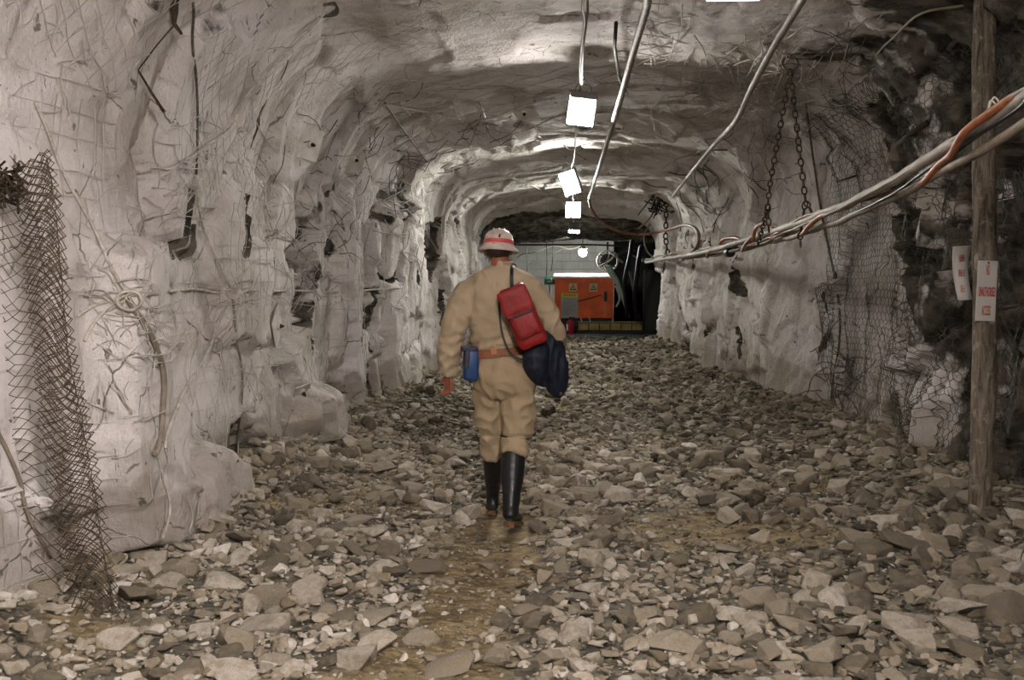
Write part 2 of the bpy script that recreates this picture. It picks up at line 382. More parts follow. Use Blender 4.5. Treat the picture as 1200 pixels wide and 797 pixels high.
# dark slits: the shade inside painted in as bare rock
for pts, w in [([(213, 222), (207, 262), (211, 302), (216, 300), (218, 262), (219, 224)], 1), ([(288, 125), (291, 160), (295, 177), (298, 172), (296, 150), (292, 124)], 1),
               ([(287, 232), (287, 300), (292, 300), (293, 232)], 1), ([(222, 268), (222, 302), (227, 300), (226, 268)], 1),
               ([(332, 90), (352, 70), (370, 40), (377, 44), (358, 78), (338, 108)], 1), ([(320, 290), (322, 330), (327, 330), (326, 290)], 1), ([(505, 340), (500, 380), (505, 384), (510, 345)], 1)]:
    L_(pts, -0.10, 0.02, bareness=0.9, wob=0.01)
Rg = lambda *a, **k: region(*a, side=1, **k)
Rg([(930, 320), (942, 322), (940, 360), (934, 380), (938, 395), (924, 410), (934, 378), (930, 352)], -0.12, 0.03, bareness=0.9, wob=0.02)
Rg([(866, 300), (872, 330), (876, 345), (868, 345), (860, 310)], -0.12, 0.03, bareness=0.9, wob=0.02)
Rg([(868, 385), (872, 420), (866, 420), (864, 386)], -0.08, 0.03, bareness=0.8)
Rg([(818, 345), (836, 330), (846, 360), (846, 440), (822, 430)], 0.14, 0.1)
Rg([(850, 300), (905, 290), (915, 330), (900, 440), (850, 440)], 0.05, 0.1)
Rg([(1040, 130), (1075, 110), (1090, 180), (1080, 250), (1050, 300), (1038, 240)], -0.12, 0.08, bareness=0.6, wob=0.1)
Rg([(1030, 255), (1060, 245), (1110, 300), (1120, 400), (1080, 380), (1050, 300)], -0.18, 0.06, bareness=0.9, wob=0.1)
# unpainted rock: near right wall and roof corner, and everything beyond the last lamp
ff, ef = facets(S*0.36+0.35*fbm(S*1.3, BY*1.3, 81), BY*1.05*np.interp(BY, [8, 14, 25], [1, 0.8, 0.55])+0.4*fbm(S*1.3, BY*1.3, 83), 87)
fis = sstep(0.10, 0.02, ef)*sstep(-0.1, 0.25, vn(S*0.8, BY*1.7, 89))*wallness
ff2, ef2 = facets(S*0.42+0.4*fbm(S*2, BY*2, 84), BY*2.6*np.interp(BY, [8, 14, 25], [1, 0.7, 0.45])+0.5*fbm(S*2, BY*2, 85), 88)
fis2 = sstep(0.17, 0.04, ef2)*sstep(0.1, 0.4, vn(S*1.7, BY*2.7, 90))*wallness
fw = sstep(7.0, 9.0, BY)*sstep(25, 24, BY)*(1-0.6*wr[None, :]*sstep(18, 14, BY))
d -= (0.12*fis+0.06*fis2)*fw; d += 0.055*ff*wallness*fw+0.006*ff2*wallness*fw
bare = np.maximum(bare, 0.78*np.maximum(fis, fis2*0.8)*fw)  # fissures darkened inside, their shade put into the colour
jag = fbm(S*1.1, BY*0.7, 63)*1.1
idx = np.arange(NJ)[None, :]
bare = np.maximum(bare, sstep(nW+nA+nC*0.80, nW+nA+nC*1.08, idx)*sstep(9.7, 8.9, BY+jag*0.5+0.35*sstep(1.3, 0.6, BZ))*(0.60+0.4*sstep(8.2, 7.3, BY)))
bare = np.maximum(bare, sstep(24.9, 25.5, BY+jag*0.3)*(BZ > 0.2)*1.0*(sstep(nW*0.9, nW+nA*0.5, idx)))
roof = (idx > nW+nA*0.4) & (idx < nW+nA+nC*0.8)
bare = np.maximum(bare, roof*sstep(0.12, 0.5, fbm(S*0.9, BY*2.0, 66))*0.40)
bare = np.maximum(bare, roof*sstep(7.8, 6.8, BY)*0.36)
VXs = BX+NX*d; VZs = BZ+NZ*d
VYs = BY+0.03*fbm(S*3, BY*3, 71)
SH = np.stack([VXs, VYs, VZs], -1)
ni = len(Ds)
def grid_faces(ni, nj):
    i = np.arange(ni-1)[:, None]; j = np.arange(nj-1)[None, :]
    a = i*nj+j; return np.stack([a, a+1, a+nj+1, a+nj], -1).reshape(-1, 4)
GF = grid_faces(ni, NJ)
bvh = BVHTree.FromPolygons([tuple(v) for v in SH.reshape(-1, 3).tolist()], GF.tolist())
GFi = GF.reshape(ni-1, NJ-1, 4)
def shell_part(name, j0, j1):
    sub = SH[:, j0:j1+1]; me = np_mesh(name, sub.reshape(-1, 3), grid_faces(ni, j1-j0+1)[:, ::-1], M['wall'], True, {'bare': bare[:, j0:j1+1].ravel()})
    o = obj(name, me); o['kind'] = 'structure'; return o
jc0 = nW+nA//2; jc1 = NJ-1-jc0
shell_part('wall_left', 0, jc0); shell_part('ceiling', jc0, jc1); shell_part('wall_right', jc1, NJ-1)

# ------------------------------------------------------------------ ground
fx = np.concatenate([np.arange(-3.6, 3.61, 0.045)]); fy = np.concatenate([np.arange(-7, 3.5, 0.15), np.arange(3.5, 16, 0.045), np.arange(16, 36, 0.1)])
def ground(X, Y):
    l = np.interp(Y, Ds, XL); r = np.interp(Y, Ds, XR)
    el = sstep(0.75, -0.1, X-l)*0.22; er = sstep(0.75, -0.1, r-X)*0.20
    z = 0.045*fbm(X*0.7, Y*0.5, 101)+0.03*fbm(X*2.3, Y*2.0, 103)+0.012*fbm(X*7, Y*7, 107)
    z = z-0.05*np.exp(-((X+0.45+0.1*np.sin(Y))/0.45)**2)
    return z+(el+er)*(0.75+0.5*fbm(X*2, Y*1.4, 109))
def dirtmask(X, Y):
    t = np.exp(-((X+0.50-0.05*(Y-5))/0.36)**2)*sstep(9.5, 6.5, Y)*1.0
    for cx, cy, rx, ry, a in [(0.9, 6.9, 0.75, 0.55, 1.0), (0.2, 5.0, 0.5, 0.4, 0.5), (2.1, 8.2, 0.9, 0.5, 0.6), (1.2, 10.2, 0.8, 0.6, 0.5), (-1.4, 8.0, 0.55, 0.6, 0.6), (-1.6, 6.2, 0.5, 0.25, 0.5), (-0.05, 10.8, 0.45, 1.6, 0.9), (0.15, 12.5, 0.7, 1.2, 0.6), (1.9, 6.6, 0.9, 0.35, 0.6), (-2.0, 5.2, 0.45, 0.5, 0.5), (-2.2, 4.6, 0.4, 0.4, 0.7), (-1.9, 7.3, 0.7, 0.35, 0.9), (-0.9, 7.4, 0.4, 0.3, 0.4)]:
        t = np.maximum(t, a*np.exp(-((X-cx)/rx)**2-((Y-cy)/ry)**2))
    return np.clip(t+0.5*fbm(X*1.6, Y*1.2, 111)+0.02, 0, 1)
GX, GY = np.meshgrid(fx, fy)
GZ = ground(GX, GY)
dark_shade = sstep(24.6, 26.5, GY+fbm(GX*2, GY, 115))*0.93  # dark far ground, with the cabinet's shadow painted in
fm = np_mesh('floor', np.stack([GX, GY, GZ], -1).reshape(-1, 3), grid_faces(len(fy), len(fx)), M['floor'], True, {'dirt': dirtmask(GX, GY).ravel(), 'dark_shade': dark_shade.ravel()})
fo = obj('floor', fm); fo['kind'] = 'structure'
def gz(x, y): return float(ground(np.array([x*1.0]), np.array([y*1.0]))[0])

# ends: pale block wall at the far end, plain closure behind the viewer
def block_wall():
    t = NT('pale_block_wall'); b = t.n.new('ShaderNodeTexBrick'); b.inputs['Scale'].default_value = 1.0
    b.inputs['Brick Width'].default_value = 0.5; b.inputs['Row Height'].default_value = 0.24; b.inputs['Mortar Size'].default_value = 0.012
    b.inputs['Color1'].default_value = (0.5, 0.48, 0.44, 1); b.inputs['Color2'].default_value = (0.44, 0.42, 0.38, 1); b.inputs['Mortar'].default_value = (0.37, 0.355, 0.33, 1)
    mp = t.n.new('ShaderNodeMapping'); mp.inputs['Rotation'].default_value = (PI/2, 0, 0); t.l(t.tc.outputs['Object'], mp.inputs[0]); t.l(mp.outputs[0], b.inputs['Vector'])
    c = t.mix(t.ramp(t.noise(3, 5), [(0.4, 0.45), (0.65, 0.0)]), b.outputs[0], (0.27, 0.25, 0.22))
    return t.fin(c, 0.85, t.bump(b.outputs['Fac'], -0.02))
bm = bmesh.new(); bm_box(bm, (-1.0, 33.0, 1.2), (4.9, 0.4, 3.4)); o = bm_obj('wall_back', bm, block_wall()); o['kind'] = 'structure'
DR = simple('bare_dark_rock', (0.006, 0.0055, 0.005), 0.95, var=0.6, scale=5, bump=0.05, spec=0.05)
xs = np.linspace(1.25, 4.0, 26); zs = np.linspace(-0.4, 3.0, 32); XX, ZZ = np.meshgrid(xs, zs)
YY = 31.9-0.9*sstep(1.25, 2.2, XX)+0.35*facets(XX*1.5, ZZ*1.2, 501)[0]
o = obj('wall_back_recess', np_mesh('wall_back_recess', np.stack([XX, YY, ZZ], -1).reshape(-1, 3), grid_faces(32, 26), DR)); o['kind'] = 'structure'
bm = bmesh.new(); bm_box(bm, (0.2, -6.8, 1.4), (7.4, 0.3, 4.6)); o = bm_obj('wall_front', bm, M['wall']); o['kind'] = 'structure'

# ------------------------------------------------------------------ wires on the rock
def hit(px, py, off=0.015):
    h = bvh.ray_cast(EYE, ray(px, py))
    if h[0] is None: return None
    n = h[1]
    if n.dot(EYE-h[0]) < 0: n = -n
    return h[0]+n*off
def onwall(pts, off=0.012, sub=6, wob=1.2, taut=0.0):
    c = catmull([(x, y, 0) for x, y in pts], sub)
    out = []
    for k, q in enumerate(c):
        p = hit(q[0]+wob*math.sin(k*1.7+pts[0][0]), q[1]+wob*math.cos(k*2.3+pts[0][1]), off)
        if p is not None: out.append(p)
    if len(out) < 3: return None
    a = np.array([tuple(v) for v in out])
    if taut:
        for _ in range(int(taut)):
            a[1:-1] = 0.25*a[:-2]+0.5*a[1:-1]+0.25*a[2:]
    # drop samples that jump over a ledge
    return a
# welded mesh pinned over the left wall and the roof (rows and columns of the rock surface itself)
SN = np.zeros_like(SH); SN[..., 0] = NX; SN[..., 2] = NZ
def box1(a, k):
    p = np.pad(a, ((k, k), (0, 0)), mode='edge'); c = np.cumsum(np.vstack([np.zeros((1, a.shape[1])), p]), 0)
    return (c[2*k+1:]-c[:-2*k-1])/(2*k+1)
def surf(fi, fj, off):
    fi = np.clip(fi, 0, ni-1.001); fj = np.clip(fj, 0, NJ-1.001); i = fi.astype(int); j = fj.astype(int); a = (fi-i)[..., None]; b = (fj-j)[..., None]
    v = (SH[i, j]*(1-a)+SH[i+1, j]*a)*(1-b)+(SH[i, j+1]*(1-a)+SH[i+1, j+1]*a)*b
    return v+SN[i, j]*np.asarray(off)[..., None]
def iD(D): return np.interp(D, Ds, np.arange(ni))
def jS(D, s):  # column at arc length s for depth D (from the foot of the left wall)
    i = int(np.searchsorted(Ds, D)); i = min(i, ni-1); return np.interp(s, S[i], np.arange(NJ))
def mesh_wires(D0, D1, s0, s1, pd, ps, r, seed, gap=0.35, side='L', diag=False, amp=0.02):
    T = Tubes(); rng = np.random.RandomState(seed)
    Stot = S[int(np.searchsorted(Ds, (D0+D1)/2)), -1]
    lines = []
    if not diag:
        for D in np.arange(D0, D1, pd): lines.append((np.full(90, D)+0.02*rng.randn(), np.linspace(s0, s1, 90)))
        n = int((D1-D0)/0.05)
        for s in np.arange(s0, s1, ps): lines.append((np.linspace(D0, D1, n), np.full(n, s+0.015*rng.randn())))
    else:
        for c in np.arange(D0-(s1-s0), D1, pd):
            for sg in (1, -1):
                ss = np.linspace(s0, s1, 110); DD = c+(ss-s0) if sg > 0 else c+(s1-ss)
                m = (DD > D0) & (DD < D1)
                if m.sum() > 8: lines.append((DD[m], ss[m]))
    for DD, ss in lines:
        if side == 'R': ss = Stot-ss
        w = 0.018*np.stack([fbm(DD*3+seed, ss*3, seed), fbm(DD*3, ss*3+9, seed+1)], -1)
        jj = np.array([jS(a, b) for a, b in zip(DD[::6], ss[::6])]); jj = np.interp(np.arange(len(DD)), np.arange(0, len(DD), 6), jj)
        p = surf(iD(DD+w[:, 0]), jj+w[:, 1]*35, np.full(len(DD), 0.006)+amp*(0.2+vn(DD*1.3, ss*1.3, seed+3)))
        p[1:-1] = 0.25*p[:-2]+0.5*p[1:-1]+0.25*p[2:]
        vis = vn(DD*1.1+5, ss*1.1, seed+7) > gap*2-1
        k = 0
        while k < len(DD):
            if vis[k]:
                e = k
                while e < len(DD) and vis[e]: e += 1
                if e-k > 3: T.add(p[k:e], r, 4)
                k = e
            else: k += 1
    return T
o = mesh_wires(4.3, 13.0, 0.55, 3.0, 0.15, 0.14, 0.0022, 3, 0.40).build('welded_wire_mesh', M['paintwire'])
tag(o, 'whitewashed square wire mesh pinned flat over the left rock wall', 'wire mesh')
o = mesh_wires(4.6, 9.0, 2.3, 4.6, 0.16, 0.2, 0.0024, 5, 0.35, diag=True).build('diamond_wire_mesh', M['paintwire'])
tag(o, 'whitewashed diamond wire mesh on the curved upper left rock near the camera', 'wire mesh')
o = mesh_wires(12.3, 22.0, 0.3, 3.2, 0.2, 0.2, 0.003, 8, 0.5, side='R').build('welded_wire_mesh', M['paintwire'])
tag(o, 'whitewashed square wire mesh over the pale rock of the right wall beyond the netting', 'wire mesh')
o = mesh_wires(7.2, 20.0, 3.6, 6.6, 0.42, 0.5, 0.003, 9, 0.5, diag=True, amp=0.05).build('roof_wire_mesh', M['rope'])
tag(o, 'thin crossing wires strung over the tunnel roof between the lamps and left wall', 'wire mesh'); o['kind'] = 'stuff'

# loose hexagonal netting over the dark right wall, in front of the rock
def netting():
    T = Tubes(); Sm = S[int(np.searchsorted(Ds, 9)), -1]
    w, h = 0.062, 0.085
    D0, D1 = 4.6, 12.4; s0, s1 = -0.0, 3.35
    A = []; B = []
    nx = int((D1-D0)/w); nz = int((s1-s0)/(h*0.75))
    def pt(a, b):
        return a, b
    for r_ in range(nz):
        for c in range(nx):
            x = D0+(c+0.5*(r_ % 2))*w; z = s0+r_*h*0.75
            top = (x, z+h*0.5); tr = (x+w/2, z+h*0.25); br = (x+w/2, z-h*0.25); tl = (x-w/2, z+h*0.25)
            for p, q in ((top, tr), (tr, br), (top, tl)): A.append(p); B.append(q)
    A = np.array(A); B = np.array(B)
    wall_s = S[:, -1]
    def mp(q):
        D = q[:, 0]; s = q[:, 1]+0.48
        D2 = D+0.035*fbm(D*2, s*2, 201)+0.05*np.sin(s*2.3+D); s2 = s+0.035*fbm(D*2+5, s*2, 203)
        i = iD(D2); ii = np.clip(i.astype(int), 0, ni-1)
        st = np.interp(D2, Ds, wall_s)-s2
        j = np.empty(len(D))
        order = np.argsort(ii); u_, f_ = np.unique(ii[order], return_index=True)
        for k, a in enumerate(u_):
            sel = order[f_[k]:(f_[k+1] if k+1 < len(f_) else None)]; j[sel] = np.interp(st[sel], S[a], np.arange(NJ))
        off = 0.03+0.07*np.clip(0.4+fbm(D*0.9, s*0.35, 207)*1.6, 0, 1)+0.025*np.sin(D*9+2*np.sin(s*1.2))
        return surf(i, j, off)
    pa = mp(A); pb = mp(B)
    torn = 12.0+0.35*fbm(A[:, 1]*1.2, A[:, 1]*0, 211)*2
    keep = (A[:, 0] < torn) & (np.linalg.norm(pa-pb, axis=1) < 0.16)
    T.segs(pa[keep], pb[keep], 0.0028, 3)
    return T
o = netting().build('hexagonal_wire_netting', M['net']); tag(o, 'loose grey hexagonal wire netting hanging over the right rock wall behind the timber post', 'wire netting')

# wires and ropes lying on the rock, one object each
def wire(name, pts, r, mat, label, cat, off=0.015, taut=3, group=None, sides=6, wob=1.0):
    a = onwall(pts, off, 6, wob, taut)
    if a is None: return None
    # split where the line leaps across a ledge, keep the longest run
    g = np.linalg.norm(np.diff(a, axis=0), axis=1); 
    T = Tubes(); T.add(a, r, sides); o = T.build(name, mat); tag(o, label, cat, group); return o
RW = M['rope']
wire('lacing_rope', [(38, 120), (55, 160), (75, 210), (100, 255), (122, 298), (150, 346)], 0.008, RW, 'pale rope running down right from the chain-link roll to the ring on the left wall', 'rope')
wire('lacing_rope', [(150, 350), (165, 375), (180, 405), (190, 440), (188, 480), (184, 520), (178, 532)], 0.016, M['pipe2'], 'thick grey-brown rope hanging from the ring down over the pale boulder', 'rope')
wire('lacing_rope', [(182, 534), (188, 560), (197, 590), (192, 620), (178, 655)], 0.007, RW, 'thin pale cord dangling to the rubble at the foot of the left wall', 'rope')
wire('lacing_rope', [(380, 12), (345, 50), (308, 88), (288, 112), (268, 150), (240, 170), (215, 190)], 0.010, RW, 'pale rope sweeping down left from the bolt ring at the top left of the roof', 'rope')
wire('lacing_rope', [(225, 0), (226, 60), (229, 120), (228, 205)], 0.008, M['darkwire'], 'straight grey cable dropping vertically on the upper left wall', 'rope')
wire('lacing_rope', [(228, 208), (232, 250), (246, 290), (268, 338)], 0.009, RW, 'pale rope curving down to the wire knot in the middle of the left wall', 'rope')
wire('lacing_rope', [(196, 342), (230, 338), (268, 343), (320, 340), (390, 342), (470, 338)], 0.009, RW, 'pale rope stretched level across the left wall through the wire knot', 'rope')
wire('lacing_rope', [(270, 345), (255, 380), (240, 415), (215, 455), (196, 500), (190, 525)], 0.010, RW, 'pale rope falling down left from the wire knot', 'rope')
wire('lacing_rope', [(270, 347), (276, 400), (282, 440), (280, 490), (276, 540)], 0.009, M['pipe2'], 'brownish rope falling straight down from the wire knot', 'rope')
wire('lacing_rope', [(95, 400), (115, 372), (135, 360), (150, 350)], 0.009, RW, 'short pale rope end sticking out lower left of the wire ring', 'rope')
wire('lacing_rope', [(88, 370), (112, 358), (150, 347), (185, 345)], 0.008, RW, 'short pale rope end sticking out level left of the wire ring', 'rope')
wire('lacing_rope', [(268, 340), (285, 318), (305, 300), (330, 268), (345, 235), (352, 180)], 0.007, RW, 'thin pale rope rising right from the wire knot beside the dark cleft', 'rope')
wire('lacing_rope', [(450, 120), (500, 130), (555, 140), (600, 128), (650, 112)], 0.010, RW, 'pale rope stretched across the roof left of the nearest square lamp', 'rope')
wire('lacing_rope', [(450, 118), (468, 145), (486, 170), (500, 190)], 0.008, M['darkwire'], 'dark wire running down from the roof anchor above the bearing plate', 'rope')
wire('lacing_rope', [(555, 140), (590, 155), (620, 150), (662, 130)], 0.008, RW, 'pale rope forking towards the nearest square lamp', 'rope')
wire('lacing_rope', [(790, 60), (760, 68), (735, 80), (705, 90)], 0.007, RW, 'thin wire on the roof between the two pale hoses', 'rope')
wire('lacing_rope', [(1130, 5), (1080, 12), (1045, 45), (1030, 62)], 0.010, M['pipe2'], 'brown cable slung across the dark roof at the upper right', 'rope')
wire('lacing_rope', [(855, 158), (890, 140), (940, 118), (985, 112), (1030, 105)], 0.009, RW, 'pale rope slung over the roof corner behind the suspension chain', 'rope')
wire('lacing_rope', [(800, 155), (845, 150), (880, 128), (935, 115)], 0.007, RW, 'thin pale strand on the roof left of the suspension chain', 'rope')
wire('lacing_rope', [(945, 120), (955, 190), (964, 250), (980, 330), (985, 400), (975, 470), (985, 505)], 0.013, M['darkwire'], 'rough dark seam cable down the edge of the netting on the right wall', 'rope')
wire('lacing_rope', [(700, 260), (640, 225), (590, 205), (520, 220), (470, 240)], 0.008, RW, 'pale wire following the far roof arch on the left', 'rope')
# tangles of fine wire on the roof and shoulders
def tangle(cx, cy, rx, ry, n, r, mat, label, seed, L=30):
    rng = random.Random(seed); T = Tubes()
    for _ in range(n):
        x = cx+rng.gauss(0, rx); y = cy+rng.gauss(0, ry); a = rng.uniform(0, 2*PI); l = L*rng.uniform(0.4, 1.3)*0.5; b = rng.uniform(-0.6, 0.6)
        a2 = onwall([(x-l*math.cos(a), y-l*math.sin(a)), (x+l*0.3*math.sin(a)*b, y-l*0.3*math.cos(a)*b), (x+l*math.cos(a+b), y+l*math.sin(a+b))], rng.uniform(0.01, 0.05), 4, 0.4, 1)
        if a2 is not None and np.linalg.norm(np.diff(a2, axis=0), axis=1).max() < 0.35: T.add(a2, r, 4)
    o = T.build('wire_tangle', mat); tag(o, label, 'wire'); o['kind'] = 'stuff'; return o
tangle(150, 350, 22, 20, 26, 0.003, M['rope'], 'tangle of pale wire ends around the ring on the left wall', 1, 60)
tangle(110, 300, 60, 45, 36, 0.0024, M['paintwire'], 'loose whitewashed wires above the boulder beside the chain-link roll', 2, 45)
tangle(215, 205, 16, 26, 40, 0.0035, M['paintwire'], 'nest of pale wire strands above the dark slits on the left wall', 3, 40)
tangle(268, 345, 16, 16, 30, 0.003, M['rope'], 'pale frayed wires knotted in the middle of the left wall', 4, 55)
tangle(175, 395, 60, 60, 34, 0.0022, M['paintwire'], 'thin whitewashed wires scattered over the boulder on the left wall', 5, 50)
tangle(345, 300, 26, 60, 75, 0.004, M['paintwire'], 'pale wires bristling around the dark cleft in the left wall', 6, 45)
tangle(405, 230, 40, 60, 40, 0.0035, M['darkwire'], 'dark fine wires around the bearing plates on the left shoulder', 7, 40)
tangle(520, 175, 55, 24, 70, 0.0045, M['darkwire'], 'dark wire strands on the roof arch left of the second lamp', 8, 40)
tangle(490, 260, 28, 60, 60, 0.006, M['paintwire'], 'pale wire strands on the far left rock pillar', 9, 35)
tangle(890, 120, 45, 34, 170, 0.0045, M['rope'], 'dense bristle of pale wire on the roof beside the suspension chain', 10, 45)
tangle(805, 70, 55, 30, 40, 0.004, M['paintwire'], 'scattered pale wires on the bright roof patch between the hoses', 11, 40)
tangle(850, 200, 40, 30, 45, 0.004, M['darkwire'], 'dark wires on the roof corner over the cable bundle', 12, 38)
tangle(820, 215, 20, 26, 40, 0.008, M['darkwire'], 'dark wires on the far right roof corner', 13, 34)
tangle(980, 440, 16, 34, 46, 0.006, M['darkwire'], 'rough torn wire edge at the foot of the right wall netting', 14, 30)
tangle(250, 450, 70, 70, 70, 0.003, M['paintwire'], 'fine whitewashed wires low on the left wall', 15, 45)
tangle(60, 60, 60, 50, 34, 0.003, M['paintwire'], 'fine bent wires at the top left corner of the wall', 16, 45)
tangle(980, 80, 30, 40, 40, 0.004, M['darkwire'], 'dark wires above the netting on the right roof corner', 17, 40)
# bolts, plates, rings and rods fixed to the rock
def frame_at(px, py, off):
    r = ray(px, py); h = bvh.ray_cast(EYE, r); n = h[1]
    if n.dot(EYE-h[0]) < 0: n = -n
    # average the direction of the rock around the spot
    acc = Vector((0, 0, 0))
    for dx in (-12, 0, 12):
        for dy in (-12, 0, 12):
            g = bvh.ray_cast(EYE, ray(px+dx, py+dy))
            if g[0] is not None: m = g[1] if g[1].dot(EYE-g[0]) > 0 else -g[1]; acc += m
    n = (acc.normalized()*0.7+(EYE-h[0]).normalized()*0.3).normalized()
    z = Vector((0, 0, 1)); x = z.cross(n).normalized(); y = n.cross(x)
    R = Matrix((x, y, n)).transposed()
    return h[0]+n*off, R
def plate(px, py, size, rot, label, tilt=(0, 0), mat=None):
    p, R = frame_at(px, py, 0.03); t = empty('bearing_plate', p); tag(t, label, 'rock bolt plate')
    R = R @ Euler((tilt[0], tilt[1], rot)).to_matrix()
    bm = bmesh.new(); bm_box(bm, (0, 0, 0), (size, size, 0.012), R, 0.004); bm_obj('plate', bm, mat or M['steel'], t)
    bm = bmesh.new(); m4 = R.to_4x4(); lathe(bm, [(0.034, 0.006), (0.030, 0.02), (0.019, 0.026), (0.019, 0.0265)], 16, m4); bm_obj('washer', bm, M['steel'], t)
    bm = bmesh.new(); lathe(bm, [(0.011, 0.02), (0.011, 0.055), (0.007, 0.06)], 10, m4); lathe(bm, [(0.019, 0.024), (0.019, 0.04)], 6, m4); bm_obj('bolt', bm, M['rust'], t)
plate(413, 186, 0.30, 0.06, 'square whitewashed bearing plate with a bolt high on the left shoulder')
plate(360, 168, 0.27, -0.1, 'square whitewashed bearing plate left of the brighter one on the shoulder')
plate(322, 382, 0.26, 0.8, 'tilted diamond shaped bearing plate below the wire knot on the left wall', (0.5, 0.5))
plate(352, 458, 0.16, 0.3, 'small grey bearing plate low on the left wall above a pale boulder', (0.9, 0.2))
plate(615, 128, 0.24, 0.3, 'faint square bearing plate on the roof left of the nearest lamp')
def ring_on(px, py, R0, r, mat, label, name='wire_ring'):
    p, R = frame_at(px, py, 0.03); T = Tubes()
    for k in range(3):
        c = [p+R @ Vector((R0*(1+0.08*k)*math.cos(a), R0*(1-0.06*k)*math.sin(a), 0.008*k+0.006*math.sin(3*a+k))) for a in np.arange(0, 2*PI, 2*PI/26)]
        T.add(np.array([tuple(v) for v in c]), r, 6, closed=True)
    tag(T.build(name, mat), label, 'ring')
ring_on(152, 352, 0.052, 0.007, M['rope'], 'coiled pale wire ring on the left wall above the boulder')
ring_on(270, 343, 0.045, 0.006, M['rope'], 'coiled pale wire ring in the knot in the middle of the left wall')
ring_on(381, 6, 0.07, 0.009, M['darkwire'], 'brown coiled ring at the roof top left where a pale rope starts')
def rod(pts, r, label, off=0.05, mat=None):
    a = [hit(x, y, off) for x, y in pts]; o = tube_obj('rusty_rod', [tuple(v) for v in a], r, mat or M['rust'], sub=0); tag(o, label, 'rod')
Dr = hit(190, 60, 0.0).y-0.22
a = [tuple(P(x, y, Dr)) for x, y in [(205, 28), (183, 54), (162, 82)]]+[tuple(P(x, y, Dr)) for x, y in [(163, 84), (176, 106), (192, 131)]]
T = Tubes(); T.add(np.array(a), [0.004, 0.004, 0.0045, 0.005, 0.007, 0.009], 6); t = empty('bent_rod', a[0]); tag(t, 'thin dark bent rod hanging from a hook at the top of the left wall', 'rod')
o = T.build('rod', M['rust'], t); o.matrix_parent_inverse = Matrix.Translation(-Vector(a[0]))
T = Tubes(); T.add(np.array([tuple(P(x, y, Dr)) for x, y in [(208, -8), (203, 2), (205, 14), (204, 28), (213, 40)]]), [0.02, 0.03, 0.02, 0.013, 0.008], 7); o = T.build('hook', M['rust'], t); o.matrix_parent_inverse = Matrix.Translation(-Vector(a[0]))
rod([(724, 10), (722, 40), (727, 75), (729, 100)], 0.014, 'dark rod hanging from the roof left of the near pale hose', 0.10)
rod([(1065, 162), (1080, 150), (1098, 141)], 0.022, 'short rusty bolt end poking out of the dark right wall', 0.10)
rod([(988, 212), (1008, 210)], 0.012, 'short dark bolt through the netting beside the cable bundle', 0.06)
def sheet(px, py, w, h, rot, label):
    p, R = frame_at(px, py, 0.05); bm = bmesh.new(); R = R @ Euler((0.3, 0.35, rot)).to_matrix()
    vs = [(-w/2, -h/2), (w/2, -h*0.3), (w*0.1, h/2)]
    f = [bm.verts.new(p+R @ Vector((x, y, 0.02*x))) for x, y in vs]; g = [bm.verts.new(v.co+R @ Vector((0, 0, -0.008))) for v in f]
    bm.faces.new(f); bm.faces.new(g[::-1])
    for k in range(3): bm.faces.new((f[k], g[k], g[(k+1) % 3], f[(k+1) % 3]))
    tag(bm_obj('torn_plate', bm, M['pipe2']), label, 'plate')
sheet(1052, 178, 0.26, 0.28, 0.2, 'triangular brown steel offcut behind the netting on the right wall')

